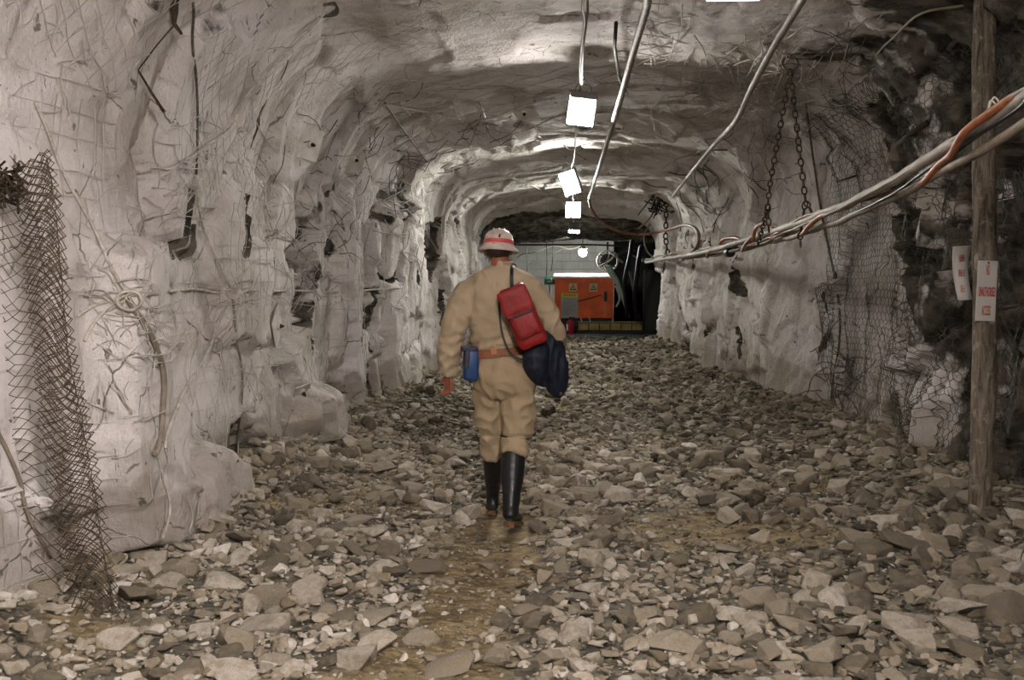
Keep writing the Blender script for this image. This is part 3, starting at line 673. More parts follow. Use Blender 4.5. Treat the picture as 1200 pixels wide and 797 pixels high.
# ------------------------------------------------------------------ rusty chain-link roll at the left
def chain_link():
    root = empty('chain_link_roll', P(20, 200, 4.5)); tag(root, 'rusty brown chain-link mesh roll hanging down the left wall to the rubble', 'chain-link mesh')
    inv = Matrix.Translation(-root.location)
    top = [(16, 180), (28, 182), (48, 182), (66, 188)]
    keys = [  # v, left px, right px, py, depth
        (0.0, 12, 60, 182, 4.48), (0.12, 22, 74, 245, 4.50), (0.25, 28, 80, 315, 4.52), (0.4, 36, 88, 400, 4.56), (0.55, 44, 104, 480, 4.60), (0.7, 54, 118, 560, 4.66), (0.85, 68, 132, 650, 4.72), (1.0, 96, 148, 742, 4.74)]
    kv = [k[0] for k in keys]
    def pos(a, v, dy):  # a across 0..1
        l = np.interp(v, kv, [k[1] for k in keys]); r = np.interp(v, kv, [k[2] for k in keys]); y = np.interp(v, kv, [k[3] for k in keys]); D = np.interp(v, kv, [k[4] for k in keys])
        return P(l+(r-l)*a, y+7*math.sin(a*5+v*9), D+dy)
    def layer(T, amap, dmap, nu, nv, r, va, vb, drop=0.0, seed=0):
        rng = random.Random(seed); pts = {}
        for i in range(nu+1):
            for j in range(nv+1):
                u_ = i/nu; v = va+(vb-va)*j/nv
                pts[i, j] = pos(amap(u_, v)+rng.uniform(-1, 1)*0.018, v+rng.uniform(-1, 1)*0.003, dmap(u_, v)+rng.uniform(-1, 1)*0.006)
        A = []; B = []
        for i in range(nu):
            for j in range(nv):
                if rng.random() < drop: continue
                if (i+j) % 2 == 0: A.append(tuple(pts[i, j])); B.append(tuple(pts[i+1, j+1]))
                else: A.append(tuple(pts[i+1, j])); B.append(tuple(pts[i, j+1]))
        T.segs(A, B, r, 4)
    T = Tubes()
    layer(T, lambda u_, v: u_, lambda u_, v: 0.05*math.sin(u_*6+v*4)-0.03, 9, 96, 0.0021, 0, 1, 0, 1)
    layer(T, lambda u_, v: 0.05+0.9*u_, lambda u_, v: 0.06+0.04*math.cos(u_*7+v*6), 8, 88, 0.0021, 0.0, 1, 0, 2)
    layer(T, lambda u_, v: 0.12+0.72*abs(math.sin(u_*2.2+v*1.5)), lambda u_, v: 0.10-0.13*u_, 8, 84, 0.0021, 0.02, 1, 0, 3)
    o = T.build('rolled_mesh', M['mesh'], root); o.matrix_parent_inverse = inv
    T = Tubes()
    layer(T, lambda u_, v: (-1.5-0.6*v)+(2.0+0.6*v)*u_, lambda u_, v: 0.12+0.05*math.sin(u_*5+v*3), 13, 66, 0.0017, 0.08, 0.93, 0.04, 4)
    o = T.build('loose_sheet', M['mesh'], root); o.matrix_parent_inverse = inv
    T = Tubes(); rng = random.Random(5)
    for k in range(60):
        b = P(rng.uniform(-4, 22), rng.uniform(196, 236), 4.50+rng.uniform(-0.02, 0.05)); T.segs([tuple(b)], [tuple(b+Vector((rng.uniform(-0.05, 0.05), rng.uniform(-0.04, 0.04), rng.uniform(-0.05, 0.05))))], 0.006, 4)
    o = T.build('rusted_tie', M['rust'], root); o.matrix_parent_inverse = inv
chain_link()
# coil of brown wire on the wall at the frame edge, lower down
wire('lacing_rope', [(-10, 500), (20, 560), (35, 610), (55, 655)], 0.009, M['pipe2'], 'brown rope behind the loose chain-link sheet at the left edge', 'rope')
# ------------------------------------------------------------------ broken rock on the floor
def rock_variant(seed, fine=False):
    rng = random.Random(seed); bm = bmesh.new()
    ax = (1.0, rng.uniform(0.55, 0.9), rng.uniform(0.18, 0.48))
    n = 15 if not fine else 18
    for k in range(n):
        v = Vector((rng.gauss(0, 1), rng.gauss(0, 1), rng.gauss(0, 1))).normalized()
        m = max(abs(v.x), abs(v.y), abs(v.z)); v = v.lerp(v/m, 0.55)*rng.uniform(0.75, 1.0)
        bm.verts.new((v.x*ax[0]*0.5, v.y*ax[1]*0.5, max(-0.5, min(0.5, v.z*0.75))*ax[2]))
    r = bmesh.ops.convex_hull(bm, input=bm.verts)
    bmesh.ops.delete(bm, geom=list({g for g in r['geom_interior']+r['geom_unused'] if isinstance(g, bmesh.types.BMVert)}), context='VERTS')
    if fine:
        bmesh.ops.dissolve_limit(bm, angle_limit=0.22, verts=bm.verts, edges=bm.edges)
        bmesh.ops.bevel(bm, geom=list(bm.edges), offset=0.03 if fine == 2 else 0.026, segments=1 if fine == 2 else 2, affect='EDGES', profile=0.6)
        bmesh.ops.triangulate(bm, faces=bm.faces)
        if fine != 2: bmesh.ops.subdivide_edges(bm, edges=[e for e in bm.edges if e.calc_length() > 0.16], cuts=1, use_grid_fill=False)
        for v in bm.verts: v.co += v.co.normalized()*0.03*mnoise.noise(v.co*5+Vector((seed, 0, 0)))
    bmesh.ops.triangulate(bm, faces=bm.faces)
    V = np.array([v.co[:] for v in bm.verts]); bm.verts.index_update(); F = np.array([[v.index for v in f.verts] for f in bm.faces]); bm.free()
    return V, F
rv = [rock_variant(s) for s in range(28)]; rvf = [rock_variant(s, True) for s in range(28)]; rvm = [rock_variant(s, 2) for s in range(28)]
rng = np.random.RandomState(4)
def scatter(n, D0, D1, smin, smax, powr, dirt_keep, fall=1.0):
    y = D0+(D1-D0)*rng.rand(n)**fall; lx = np.interp(y, Ds, XL); rx = np.interp(y, Ds, XR)
    x = lx+0.05+(rx-lx-0.1)*rng.rand(n); sz = smin*(smax/smin)**(rng.rand(n)**powr)
    keep = rng.rand(n) > dirtmask(x, y)*dirt_keep
    return x[keep], y[keep], sz[keep]
sets = [scatter(2300, 3.7, 9.5, 0.08, 0.27, 2.3, 1.0), scatter(10500, 3.7, 10.5, 0.035, 0.10, 1.1, 0.93), scatter(19000, 3.7, 9.5, 0.012, 0.04, 1.0, 0.45),
        scatter(2600, 9.5, 18, 0.08, 0.22, 1.8, 0.9), scatter(9000, 9.5, 18, 0.04, 0.1, 1.1, 0.55), scatter(3200, 18, 27, 0.07, 0.2, 1.2, 0.3), scatter(260, -4, 3.7, 0.06, 0.2, 1, 0.3)]
# rubble banked against the foot of the walls
def bank(n, D0, D1, side, smin, smax, wdt=0.55):
    y = D0+(D1-D0)*rng.rand(n); e = np.interp(y, Ds, XL if side < 0 else XR); x = e-side*(np.abs(rng.randn(n))*wdt*0.45-0.05); return x, y, smin*(smax/smin)**(rng.rand(n)**1.3)
sets += [bank(1500, 4.4, 16, -1, 0.03, 0.15), bank(1300, 6, 14, 1, 0.03, 0.2, 0.8), bank(500, 14, 25, 1, 0.06, 0.22), bank(500, 14, 25, -1, 0.06, 0.22)]
X = np.concatenate([s[0] for s in sets]); Y = np.concatenate([s[1] for s in sets]); SZ = np.concatenate([s[2] for s in sets])
# rocks read off the photograph: pixel of the middle, width in pixels, flatness, tone, label
NAMED = [
 (668, 638, 42, 0.35, 0.85, 'pale flat slab of rock on the path right of and below the walking person'),
 (692, 686, 38, 0.4, 0.85, 'pale wedge-shaped rock in the foreground below the flat pale slab'),
 (631, 703, 46, 0.5, 0.18, 'dark brown-grey rock in the middle foreground on the bare path edge'),
 (880, 607, 26, 0.8, 0.25, 'dark upright block of rock on the bare patch of ground at the right'),
 (522, 778, 66, 0.3, 0.45, 'long flat grey slab at the bottom edge left of the bare path'),
 (492, 748, 48, 0.5, 0.6, 'broad grey-beige rock just above the long slab at the bottom edge'),
 (1064, 733, 66, 0.35, 0.8, 'pale flat slab lying alone in the right foreground rubble'),
 (222, 757, 30, 0.9, 0.9, 'pale rounded rock near the foot of the chain-link roll'),
 (350, 690, 26, 0.8, 0.8, 'small pale pointed rock standing up in the left foreground rubble'),
 (860, 728, 46, 0.45, 0.85, 'pale triangular rock in the lower right foreground'),
 (734, 727, 42, 0.55, 0.3, 'rock with a dark front face and pale top in the lower middle foreground'),
 (1005, 680, 34, 0.8, 0.3, 'rounded grey rock, upper of a pair in the right foreground'),
 (966, 706, 36, 0.8, 0.35, 'rounded grey rock, lower of a pair in the right foreground'),
 (984, 690, 30, 0.7, 0.7, 'pale wedge rock leaning between the pair of rounded rocks at right'),
 (500, 665, 50, 0.35, 0.35, 'flat leaning dark-grey slab left of the bare path'),
 (1120, 730, 40, 0.5, 0.55, 'grey angular rock right of the lone pale slab'),
 (1180, 715, 70, 0.5, 0.3, 'big dull grey rock cut by the right edge of the frame'),
 (255, 696, 60, 0.35, 0.85, 'long pale rock slanting down in the left foreground'),
 (300, 745, 70, 0.45, 0.8, 'large pale slab among the heap in the lower left foreground'),
 (417, 785, 62, 0.6, 0.8, 'large pale rock cut by the bottom edge of the frame'),
 (120, 772, 50, 0.6, 0.8, 'pale rock at the bottom left corner under the chain-link roll'),
 (1060, 640, 60, 0.4, 0.28, 'wide flat dark rock in front of the timber post'),
 (1075, 636, 40, 0.6, 0.99, 'yellow-stained rock in the right foreground near the timber post'),
 (410, 623, 70, 0.2, 0.6, 'long thin pale slab lying across the left floor level with the boots'),
 (573, 657, 26, 0.6, 0.45, 'small bluish-grey rock on the bare path below the boots'),
 (712, 655, 40, 0.35, 0.6, 'flat grey slab just right of the pale slab on the path'),
]
def hull_size(sz, D): return sz*FOC/D
proj = SZ*FOC/np.maximum(Y, 3.6)
inview = (Y > 3.9)
pxx = VX+X/np.maximum(Y, 0.1)*FOC; inview &= (pxx > 8) & (pxx < 1192)
# keep clear of the boots and of the read-off rocks
keep = ~((np.abs(X+0.37) < 0.16) & (np.abs(Y-6.95) < 0.32)) & ~((np.abs(X+0.52) < 0.14) & (np.abs(Y-7.35) < 0.25))
npos = []
for px, py, w, fl, tone, lab in NAMED:
    D = floorD(py); x = (px-VX)/FOC*D; npos.append((x, D, w/FOC*D))
    keep &= ~((np.hypot(X-x, Y-D) < w/FOC*D*0.55) & (SZ > 0.035))
X, Y, SZ, proj, inview = X[keep], Y[keep], SZ[keep], proj[keep], inview[keep]
GZr = ground(X, Y)
order = np.argsort(-(proj*inview)); nI = 300-len(NAMED)
ind = np.zeros(len(X), bool); ind[order[:nI]] = True
def pick(k): return 1
def rotm(rx, ry, rz):
    return np.array(Euler((rx, ry, rz)).to_matrix())
rock_meshes = []
for k, (V, F) in enumerate(rvf):
    for ti in range(3):
        tone = [0.25, 0.55, 0.82][ti]+0.12*(random.random()-0.5)
        rock_meshes.append(np_mesh('rock', V, F, M['rock'], False, {'tone': np.full(len(V), tone)}))
def put_rock(x, y, s, z, mesh, rot, sc, label, group=None):
    o = bpy.data.objects.new('rock', mesh); COL.objects.link(o); o.location = (x, y, z); o.rotation_euler = rot; o.scale = sc
    tag(o, label, 'rock', group)
for k in order[:nI]:
    s = SZ[k]; me = rock_meshes[random.randrange(len(rock_meshes))]
    put_rock(X[k], Y[k], s, GZr[k]+s*0.12, me, (random.gauss(0, 0.22), random.gauss(0, 0.22), random.uniform(0, 6.28)), (s, s, s*random.uniform(0.8, 1.2)), 'angular grey broken rock lying in the foreground rubble of the tunnel floor', 'broken rocks in the foreground')
for (px, py, w, fl, tone, lab), (x, D, s) in zip(NAMED, npos):
    V, F = rvf[random.randrange(28)]; h = V[:, 2].max()-V[:, 2].min(); yw = V[:, 1].max()-V[:, 1].min()
    me = np_mesh('rock', V, F, M['rock'], False, {'tone': np.full(len(V), tone)})
    s *= 1.1; zs = s*fl*0.75/h
    put_rock(x, D, s, gz(x, D)+zs*h*0.25, me, (random.gauss(0, 0.10), random.gauss(0, 0.10), random.uniform(-0.4, 0.4)), (s, s*0.8/max(yw, 0.4), zs), lab)
Vs = []; Fs = []; Ts = []; Sm = []; nv = 0
rest = np.where(~ind)[0]
for k in rest:
    V, F = (rvm if SZ[k] > 0.055 and Y[k] < 13 else rv)[random.randrange(28)]
    s = SZ[k]; R = rotm(random.gauss(0, 0.25), random.gauss(0, 0.25), random.uniform(0, 6.28))
    W = (V*np.array([s, s, s*random.uniform(0.7, 1.3)])) @ R.T+np.array([X[k], Y[k], GZr[k]+s*0.13+random.uniform(-0.1, 0.15)*s])
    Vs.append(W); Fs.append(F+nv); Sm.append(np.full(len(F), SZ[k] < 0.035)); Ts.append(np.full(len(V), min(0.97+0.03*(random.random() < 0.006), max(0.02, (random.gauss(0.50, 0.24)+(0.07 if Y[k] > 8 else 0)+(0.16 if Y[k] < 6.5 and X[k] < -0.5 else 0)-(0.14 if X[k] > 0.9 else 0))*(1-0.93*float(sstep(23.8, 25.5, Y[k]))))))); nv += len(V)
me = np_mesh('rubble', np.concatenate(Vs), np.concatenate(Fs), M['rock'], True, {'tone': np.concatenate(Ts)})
me.polygons.foreach_set('use_smooth', np.concatenate(Sm)[:len(me.polygons)]); o = obj('rubble', me); tag(o, 'small grey and brown broken stone covering the tunnel floor to the far end', 'rubble'); o['kind'] = 'stuff'

# ------------------------------------------------------------------ lamps
M['lamp'] = lamp_mat('lit_lamp_cover', (1.0, 0.96, 0.91), 350)
M['lamp2'] = lamp_mat('lit_lamp_cover_far', (1.0, 1.0, 0.93), 350)
M['lampnear'] = lamp_mat('lit_lamp_cover_near', (1.0, 0.90, 0.86), 1.0)
M['bulb'] = lamp_mat('lit_bulb', (0.93, 1.0, 0.96), 300)
M['case'] = simple('grey_lamp_case', (0.30, 0.30, 0.29), 0.5, var=0.2)
def lamp(x, D, z, w, h, tilt, roll, yawr, mat, label):
    t = empty('square_lamp', (x, D, z)); t.rotation_euler = (tilt, roll, yawr); tag(t, label, 'lamp', None)
    bm = bmesh.new(); bm_box(bm, (0, 0.035, 0), (w*1.06, 0.05, h*1.06), None, 0.012); bm_obj('housing', bm, M['case'], t)
    bm = bmesh.new(); bm_box(bm, (0, -0.015, 0), (w, 0.05, h), None, 0.018)
    for sx in (-1, 0, 1): bm_box(bm, (sx*w*0.31, -0.036, 0), (w*0.26, 0.03, h*0.99), None, 0.012)
    bm_obj('cover', bm, mat, t)
    bm = bmesh.new(); bm_box(bm, (0, -0.075, h*0.545), (w*1.1, 0.22, 0.012), None, 0.004)  # hood added to keep lamp light off the roof
    for sx in (-1, 1): bm_box(bm, (sx*w*0.545, -0.01, 0), (0.010, 0.07, h*1.08), None, 0.003)
    bm_obj('added_hood', bm, M['case'], t)
    T = Tubes()
    for sx in (-1, 1): T.add(catmull([(sx*w*0.3, 0.03, h*0.5), (sx*w*0.3, 0.04, h*0.5+0.05), (0.0, 0.05, h*0.5+0.13)], 5), 0.005, 5)
    T.build('bracket', M['case'], t)
    return t
def LP(px, py, D): p = P(px, py, D); return p
LAMPS = [(681, 128, 9.9, 0.22, 0.27, 0.42, 0.10, 0.10, 'nearest bright square lamp hanging from the tunnel roof'),
         (669, 214, 15.3, 0.22, 0.31, 0.25, -0.25, -0.45, 'second bright square lamp from the camera, tilted, beside the lit roof patch'),
         (672, 245, 20.5, 0.25, 0.30, 0.25, 0.05, -0.1, 'third bright square lamp from the camera under the tunnel roof'),
         (673, 267, 25.0, 0.23, 0.26, 0.9, 0.05, 0.0, 'small bright lamp against the black roof beyond, fourth from the camera')]
for i, (px, py, D, w, h, ti, ro, ya, lab) in enumerate(LAMPS):
    p = LP(px, py, D); lamp(p.x, D, p.z, w, h, ti, ro, ya, M['lamp'] if i == 0 else M['lamp2'], lab)
p = P(865, -17, 5.4)
lamp(p.x, 5.4, p.z+0.13, 0.24, 0.26, 1.45, 0, PI, lamp_mat('lit_roof_lamp_rim', (1.0, 0.92, 0.88), 60), 'bright lamp at the top edge of the frame, only its rim showing')
lamp(0.45, 0.9, 2.75, 0.40, 0.44, 0.60, 0, -2.35, lamp_mat('added_flood_cover', (1.0, 0.91, 0.88), 460), 'unseen square lamp added above the viewer to light the left wall')  # added lamp out of view, aimed to brighten the left wall
lamp(0.0, -3.6, 2.9, 0.4, 0.5, 1.9, 0, 0, lamp_mat('added_rear_fill_cover', (1.0, 0.92, 0.87), 95), 'unseen square lamp added behind the viewer as fill light')  # added lamp out of view, gives frontal fill
# bulb at the far end
b = P(683, 296, 29.9); t = empty('bulb_lamp', b); tag(t, 'round glaring bulb hanging above the orange cabinet', 'lamp')
bm = bmesh.new(); bmesh.ops.create_uvsphere(bm, u_segments=20, v_segments=14, radius=0.11); bm_obj('bulb', bm, M['bulb'], t, True)
bm = bmesh.new(); lathe(bm, [(0.13, 0.10), (0.12, 0.12), (0.06, 0.16), (0.05, 0.24), (0.02, 0.25)], 16); bm_obj('fitting', bm, M['case'], t)
T = Tubes(); T.add(np.array([(0, 0, 0.24), (0, 0, 0.42)]), 0.012, 5); T.build('cord', M['black'], t)
# cable linking the lamps
pts = [(688, -30, 5.6), (685, 25, 7.0), (680, 70, 8.4), (680, 108, 9.95), (675, 150, 11.5), (673, 185, 14.0), (669, 199, 15.4), (671, 225, 17.5), (672, 236, 20.6), (673, 250, 23), (673, 262, 25.05)]
o = tube_obj('lamp_cable', [(0.1, -3.4, 3.2), (0.3, 1.0, 3.15)]+[tuple(P(*q)) for q in pts], 0.009, M['pipe2'], sub=8); tag(o, 'grey cable feeding the row of square lamps along the roof', 'cable')
o = tube_obj('hanging_cable', [(0.12, 4.6, 3.3)]+[tuple(P(*q)) for q in [(690, -25, 6.2), (688, 20, 6.8), (683, 60, 7.6), (682, 100, 9.6)]], 0.007, M['pipe2'], sub=8); tag(o, 'second thin cable twisting beside the lamp cable at the top of the frame', 'cable')

# ------------------------------------------------------------------ hoses along the roof
o = tube_obj('ceiling_pipe', [(0.75, -3.0, 3.2), (0.6, 1.0, 3.15)]+[tuple(P(*q)) for q in [(775, -60, 4.9), (757, 10, 6.2), (742, 62, 7.5), (729, 110, 8.8), (716, 152, 10.4), (705, 188, 12.4), (697, 212, 15.0), (690, 232, 19.0)]], 0.024, M['pipe'], sub=10, sides=10)
tag(o, 'pale plastic hose sweeping from the top centre of the frame to the far roof', 'hose')
o = tube_obj('ceiling_pipe', [(1.4, -3.0, 3.15), (1.3, 1.0, 3.1)]+[tuple(P(*q)) for q in [(975, -55, 4.7), (940, 0, 5.7), (905, 58, 6.8), (880, 105, 8.0), (862, 142, 9.0), (835, 172, 10.8), (812, 200, 13.2), (798, 218, 16.0), (788, 231, 19.5)]], 0.021, M['pipe'], sub=10, sides=10)
tag(o, 'pale hose slanting from the top right of the frame to the far chain', 'hose')
o = tube_obj('brown_hose', [tuple(P(*q)) for q in [(690, 232, 19.0), (694, 246, 19.5), (706, 261, 20), (727, 272, 20.4), (752, 275, 20.8), (780, 270, 19.8), (803, 264, 17.3), (817, 270, 16.2), (818, 286, 16.0), (808, 298, 16.8), (796, 303, 18.4)]], 0.024, M['brownhose'], sub=10, sides=8)
tag(o, 'brown hose drooping from the far roof and looping over to the cable bundle', 'hose')
# three-line bundle slung along the right side
BP = [(1260, 88, 4.0), (1200, 128, 4.55), (1150, 160, 5.0), (1100, 190, 5.6), (1050, 220, 6.3), (1000, 244, 7.25), (950, 262, 8.5), (905, 277, 10.1), (860, 289, 12.4), (820, 298, 15.6), (785, 302, 20.0), (758, 306, 25.2)]
bp = catmull([(2.2, -3.5, 2.95), (2.1, -0.5, 2.75), (1.98, 2.2, 2.48)]+[tuple(P(*q)) for q in BP], 14); L = np.concatenate([[0], np.cumsum(np.linalg.norm(np.diff(bp, axis=0), axis=1))])
L = L-L[42]; tg = np.gradient(bp, axis=0); tg /= np.linalg.norm(tg, axis=1, keepdims=True); si = np.cross(tg, [0, 0, 1.]); si /= np.linalg.norm(si, axis=1, keepdims=True); up = np.cross(si, tg)
def strand(name, rad, r, ph, freq, mat, label, cat, i0=0, i1=None, wob=0.0, seed=0, up0=0.0, si0=0.0):
    a = ph+freq*L; rr = rad+wob*fbm(L*1.3, L*0+seed, seed+300)
    q = bp+si*(si0+rr*np.cos(a))[:, None]+up*(up0+rr*np.sin(a))[:, None]
    T = Tubes(); T.add(q[i0:i1], r, 9); o = T.build(name, mat); return tag(o, label, cat)
strand('bundled_pipe', 0.040, 0.029, 1.9, 0.1, M['pipe'], 'thick white pipe, upper line of the slung bundle at the right', 'pipe', wob=0.02, seed=1)
strand('bundled_pipe', 0.040, 0.022, -1.5, 0.08, M['pipe2'], 'beige-white pipe, lower line of the slung bundle at the right', 'pipe', wob=0.02, seed=2, up0=-0.012)
strand('bundled_hose', 0.050, 0.019, 0.9, 2.1, M['orange'], 'orange hose winding around the slung pipe bundle', 'hose', i1=182, wob=0.05, seed=3)
strand('bundled_cable', 0.030, 0.008, 3.0, 0.5, M['black'], 'thin dark cable in the slung pipe bundle', 'cable', wob=0.03, seed=4)
strand('bundled_cable', 0.055, 0.009, 2.2, 0.3, M['pipe'], 'thin white cable above the slung pipe bundle', 'cable', wob=0.04, seed=5, up0=0.015)
strand('bundled_cable', 0.05, 0.012, 4.3, 0.9, M['brownhose'], 'brown cable twisted under the slung pipe bundle', 'cable', i0=92, wob=0.04, seed=6)
def loopy(pts, r, mat, label, name='tie_cord'):
    o = tube_obj(name, [tuple(P(*q)) for q in pts], r, mat, sub=8, sides=7); tag(o, label, 'cord')
loopy([(882, 283, 10.6), (886, 268, 10.5), (897, 262, 10.2), (906, 268, 10.0), (903, 279, 9.9), (912, 276, 9.7)], 0.017, M['orange'], 'orange hose loop standing up from the bundle under the near chain')
loopy([(906, 263, 10.0), (914, 270, 9.8), (916, 277, 9.6), (908, 281, 9.8)], 0.014, M['pipe'], 'white hose loop around the bundle under the near chain')
loopy([(842, 290, 13.6), (848, 281, 13.2), (862, 279, 12.6), (874, 284, 11.8), (884, 281, 11.2)], 0.022, M['orange'], 'orange hose hump on the bundle left of the near chain')
loopy([(1163, 140, 4.86), (1160, 126, 4.88), (1165, 114, 4.9), (1172, 122, 4.8), (1176, 136, 4.75), (1170, 146, 4.75)], 0.004, M['rope'], 'frayed pale tie cord around the bundle at the right edge')
loopy([(1158, 128, 4.9), (1161, 118, 4.92), (1170, 124, 4.8), (1180, 128, 4.7), (1186, 122, 4.66)], 0.004, M['rope'], 'second frayed cord end on the bundle at the right edge')
bm = bmesh.new(); c = P(855, 296, 12.9); lathe(bm, [(0.04, -0.06), (0.055, -0.05), (0.055, 0.05), (0.04, 0.06)], 14, Matrix.Translation(c) @ Euler((PI/2, 0, 0.1)).to_matrix().to_4x4())
tag(bm_obj('pipe_coupling', bm, M['black']), 'black coupling on the underside of the slung bundle', 'coupling')
loopy([(822, 282, 16.0), (815, 296, 16.5), (803, 303, 17.5), (790, 305, 19.5)], 0.018, M['pipe'], 'white hose joining the bundle at its far end')
# chains
def chain(T, a, b, link_len=0.075, r=0.0065, w=0.019, sag=0.0):
    a = Vector(a); b = Vector(b); n = max(2, int((b-a).length/(link_len*0.74))); d = (b-a).normalized()
    x = d.cross(Vector((0, 1, 0.1))).normalized(); y = d.cross(x)
    for k in range(n):
        c = a.lerp(b, (k+0.5)/n)+Vector((0, 0, -sag*math.sin(PI*(k+0.5)/n))); s = x if k % 2 == 0 else y
        q = []
        for t in range(12):
            an = 2*PI*t/12; q.append(tuple(c+d*(link_len*0.5-w*0.1)*math.copysign(abs(math.cos(an))**0.8, math.cos(an))+s*w*math.sin(an)))
        T.add(np.array(q), r, 5, closed=True)
hk = P(926, 82, 9.0); t = empty('suspension_chain', hk); tag(t, 'rusty chain hanging from the roof in an upside-down V and holding the near bundle', 'chain'); inv = Matrix.Translation(-hk)
def part(T, name, mat, root):
    o = T.build(name, mat, root); o.matrix_parent_inverse = Matrix.Translation(-root.location); return o
T = Tubes(); chain(T, hk, P(903, 212, 9.6)); chain(T, P(903, 212, 9.6), P(899, 246, 9.8)); chain(T, P(899, 246, 9.8), P(888, 288, 10.3)); part(T, 'left_chain_leg', M['rust'], t)
T = Tubes(); chain(T, P(900, 240, 9.8), P(901, 272, 9.9)); part(T, 'hanging_chain_end', M['rust'], t)
T = Tubes(); chain(T, hk, P(936, 170, 8.9)); chain(T, P(936, 170, 8.9), P(944, 236, 8.7)); chain(T, P(944, 236, 8.7), P(938, 272, 8.8)); part(T, 'right_chain_leg', M['rust'], t)
T = Tubes(); chain(T, P(944, 236, 8.7), P(952, 250, 8.6)); chain(T, P(938, 272, 8.8), P(938, 290, 8.9)); part(T, 'hanging_chain_end', M['rust'], t)
T = Tubes(); q = [tuple(hk+Vector((0.06*math.cos(a), 0.02*math.sin(a), 0.05+0.06*math.sin(a)))) for a in np.arange(0, 2*PI, 0.25)]; T.add(np.array(q), 0.009, 6, closed=True)
T.add(catmull([tuple(hk+Vector((0, 0, 0.10))), tuple(hk+Vector((0.02, 0.02, 0.2))), tuple(hk+Vector((0.0, 0.05, 0.32)))], 5), 0.013, 6); part(T, 'roof_hook', M['darkwire'], t)
h2 = P(781, 236, 21.0); t = empty('suspension_chain', h2); tag(t, 'dark chain hanging from the far roof and holding the far end of the bundle', 'chain')
T = Tubes(); chain(T, h2, P(780, 280, 21), 0.12, 0.014, 0.035); chain(T, P(780, 280, 21), P(784, 305, 21), 0.12, 0.014, 0.035); part(T, 'chain_leg', M['rust'], t)
T = Tubes(); q = [tuple(h2+Vector((0.09*math.cos(a), 0.02, 0.06+0.1*math.sin(a)))) for a in np.arange(0, 2*PI, 0.3)]; T.add(np.array(q), 0.015, 6, closed=True)
T.add(np.array([tuple(h2+Vector((0, 0, 0.15))), tuple(h2+Vector((0, 0.05, 0.45)))]), 0.018, 6); part(T, 'roof_hook', M['rust'], t)
for pts, lab in [([(770, 238, 21.2), (762, 255, 21.3), (748, 268, 21.5)], 'white cable drooping from the far roof hook'), ([(762, 262, 22), (755, 275, 22), (757, 292, 22), (766, 303, 22)], 'pale cable hanging left of the far chain'), ([(767, 238, 21.2), (767, 222, 20.6)], 'thin wire above the far roof hook')]:
    loopy(pts, 0.016, M['pipe2'], lab, 'hanging_wire')
T = Tubes(); rr_ = random.Random(3)
for k in range(26):
    c = P(771+rr_.gauss(0, 5), 240+rr_.gauss(0, 6), 21.1+rr_.gauss(0, 0.1)); dd = Vector((rr_.gauss(0, .1), rr_.gauss(0, .1), rr_.gauss(0, .12))); T.add(catmull([tuple(c-dd), tuple(c+Vector((rr_.gauss(0, .05), 0, rr_.gauss(0, .05)))), tuple(c+dd)], 4), 0.012, 5)
tag(T.build('wire_tangle', M['black']), 'black knot of cable ties at the far roof hook', 'wire')

# ------------------------------------------------------------------ timber post, signs
pb = P(1149, 592, 7.35)
def post():
    T = Tubes(); z0 = gz(pb.x, 7.35)-0.06; zs = np.linspace(z0, 3.36, 70); x0 = pb.x
    q = np.array([(x0+0.012*math.sin(z*1.7)-0.012*(z-z0), 7.35+0.01*math.cos(z*2), z) for z in zs])
    T.add(q, 0.073+0.006*fbm(zs*2.0, zs*0, 401)+0.004*np.sin(zs*1.3), 20); V = T.V[0]
    n = fbm(V[:, 2]*7+V[:, 0]*30, V[:, 1]*30, 405)[:, None]*0.006; c = np.repeat(q, 20, 0); V += (V-c)/0.073*n
    o = T.build('timber_post', M['wood']); tag(o, 'rough round timber prop standing from floor to roof at the right, carrying a sign', 'post')
post()
SW = simple('white_sign_board', (0.60, 0.57, 0.53), 0.5, var=0.1, scale=6); SR = simple('red_lettering', (0.42, 0.05, 0.035), 0.5, var=0.1); SO = simple('orange_red_lettering', (0.48, 0.15, 0.05), 0.5, var=0.1); SRed = SR
def text_part(body, root, loc, w, h, mat, rotz=0.0, name='lettering'):
    cu = bpy.data.curves.new('t', 'FONT'); cu.body = body; cu.extrude = 0.001; cu.align_x = 'CENTER'; cu.align_y = 'CENTER'; cu.offset = 0.012
    tmp = bpy.data.objects.new('t', cu); COL.objects.link(tmp); dg = bpy.context.evaluated_depsgraph_get(); me = bpy.data.meshes.new_from_object(tmp.evaluated_get(dg)); bpy.data.objects.remove(tmp)
    V = np.array([v.co[:] for v in me.vertices]); mn = V.min(0); mx = V.max(0)
    for v in me.vertices:
        x, y, z = v.co; v.co = ((x-(mn[0]+mx[0])/2)/(mx[0]-mn[0])*w, -z*1.0, (y-(mn[1]+mx[1])/2)/(mx[1]-mn[1])*h)
    me.materials.clear(); me.materials.append(mat); me.flip_normals() if hasattr(me, 'flip_normals') else None
    o = obj(name, me, root); o.location = loc; return o
c = P(1156, 341, 7.24); t = empty('warning_sign', c); t.rotation_euler = (0, 0.03, 0.22); tag(t, 'white board nailed to the timber post with NO UNAUTHORISED ACCESS in red', 'sign')
bm = bmesh.new(); bm_box(bm, (0, 0, 0), (0.135, 0.012, 0.385), None, 0.003); bm_obj('board', bm, SW, t)
text_part('NO', t, (0.0, -0.0075, 0.135), 0.024, 0.07, SO); text_part('UNAUTHORISED', t, (0, -0.0075, -0.005), 0.118, 0.062, SRed); text_part('ACCESS', t, (0.0, -0.0075, -0.125), 0.06, 0.062, SO)
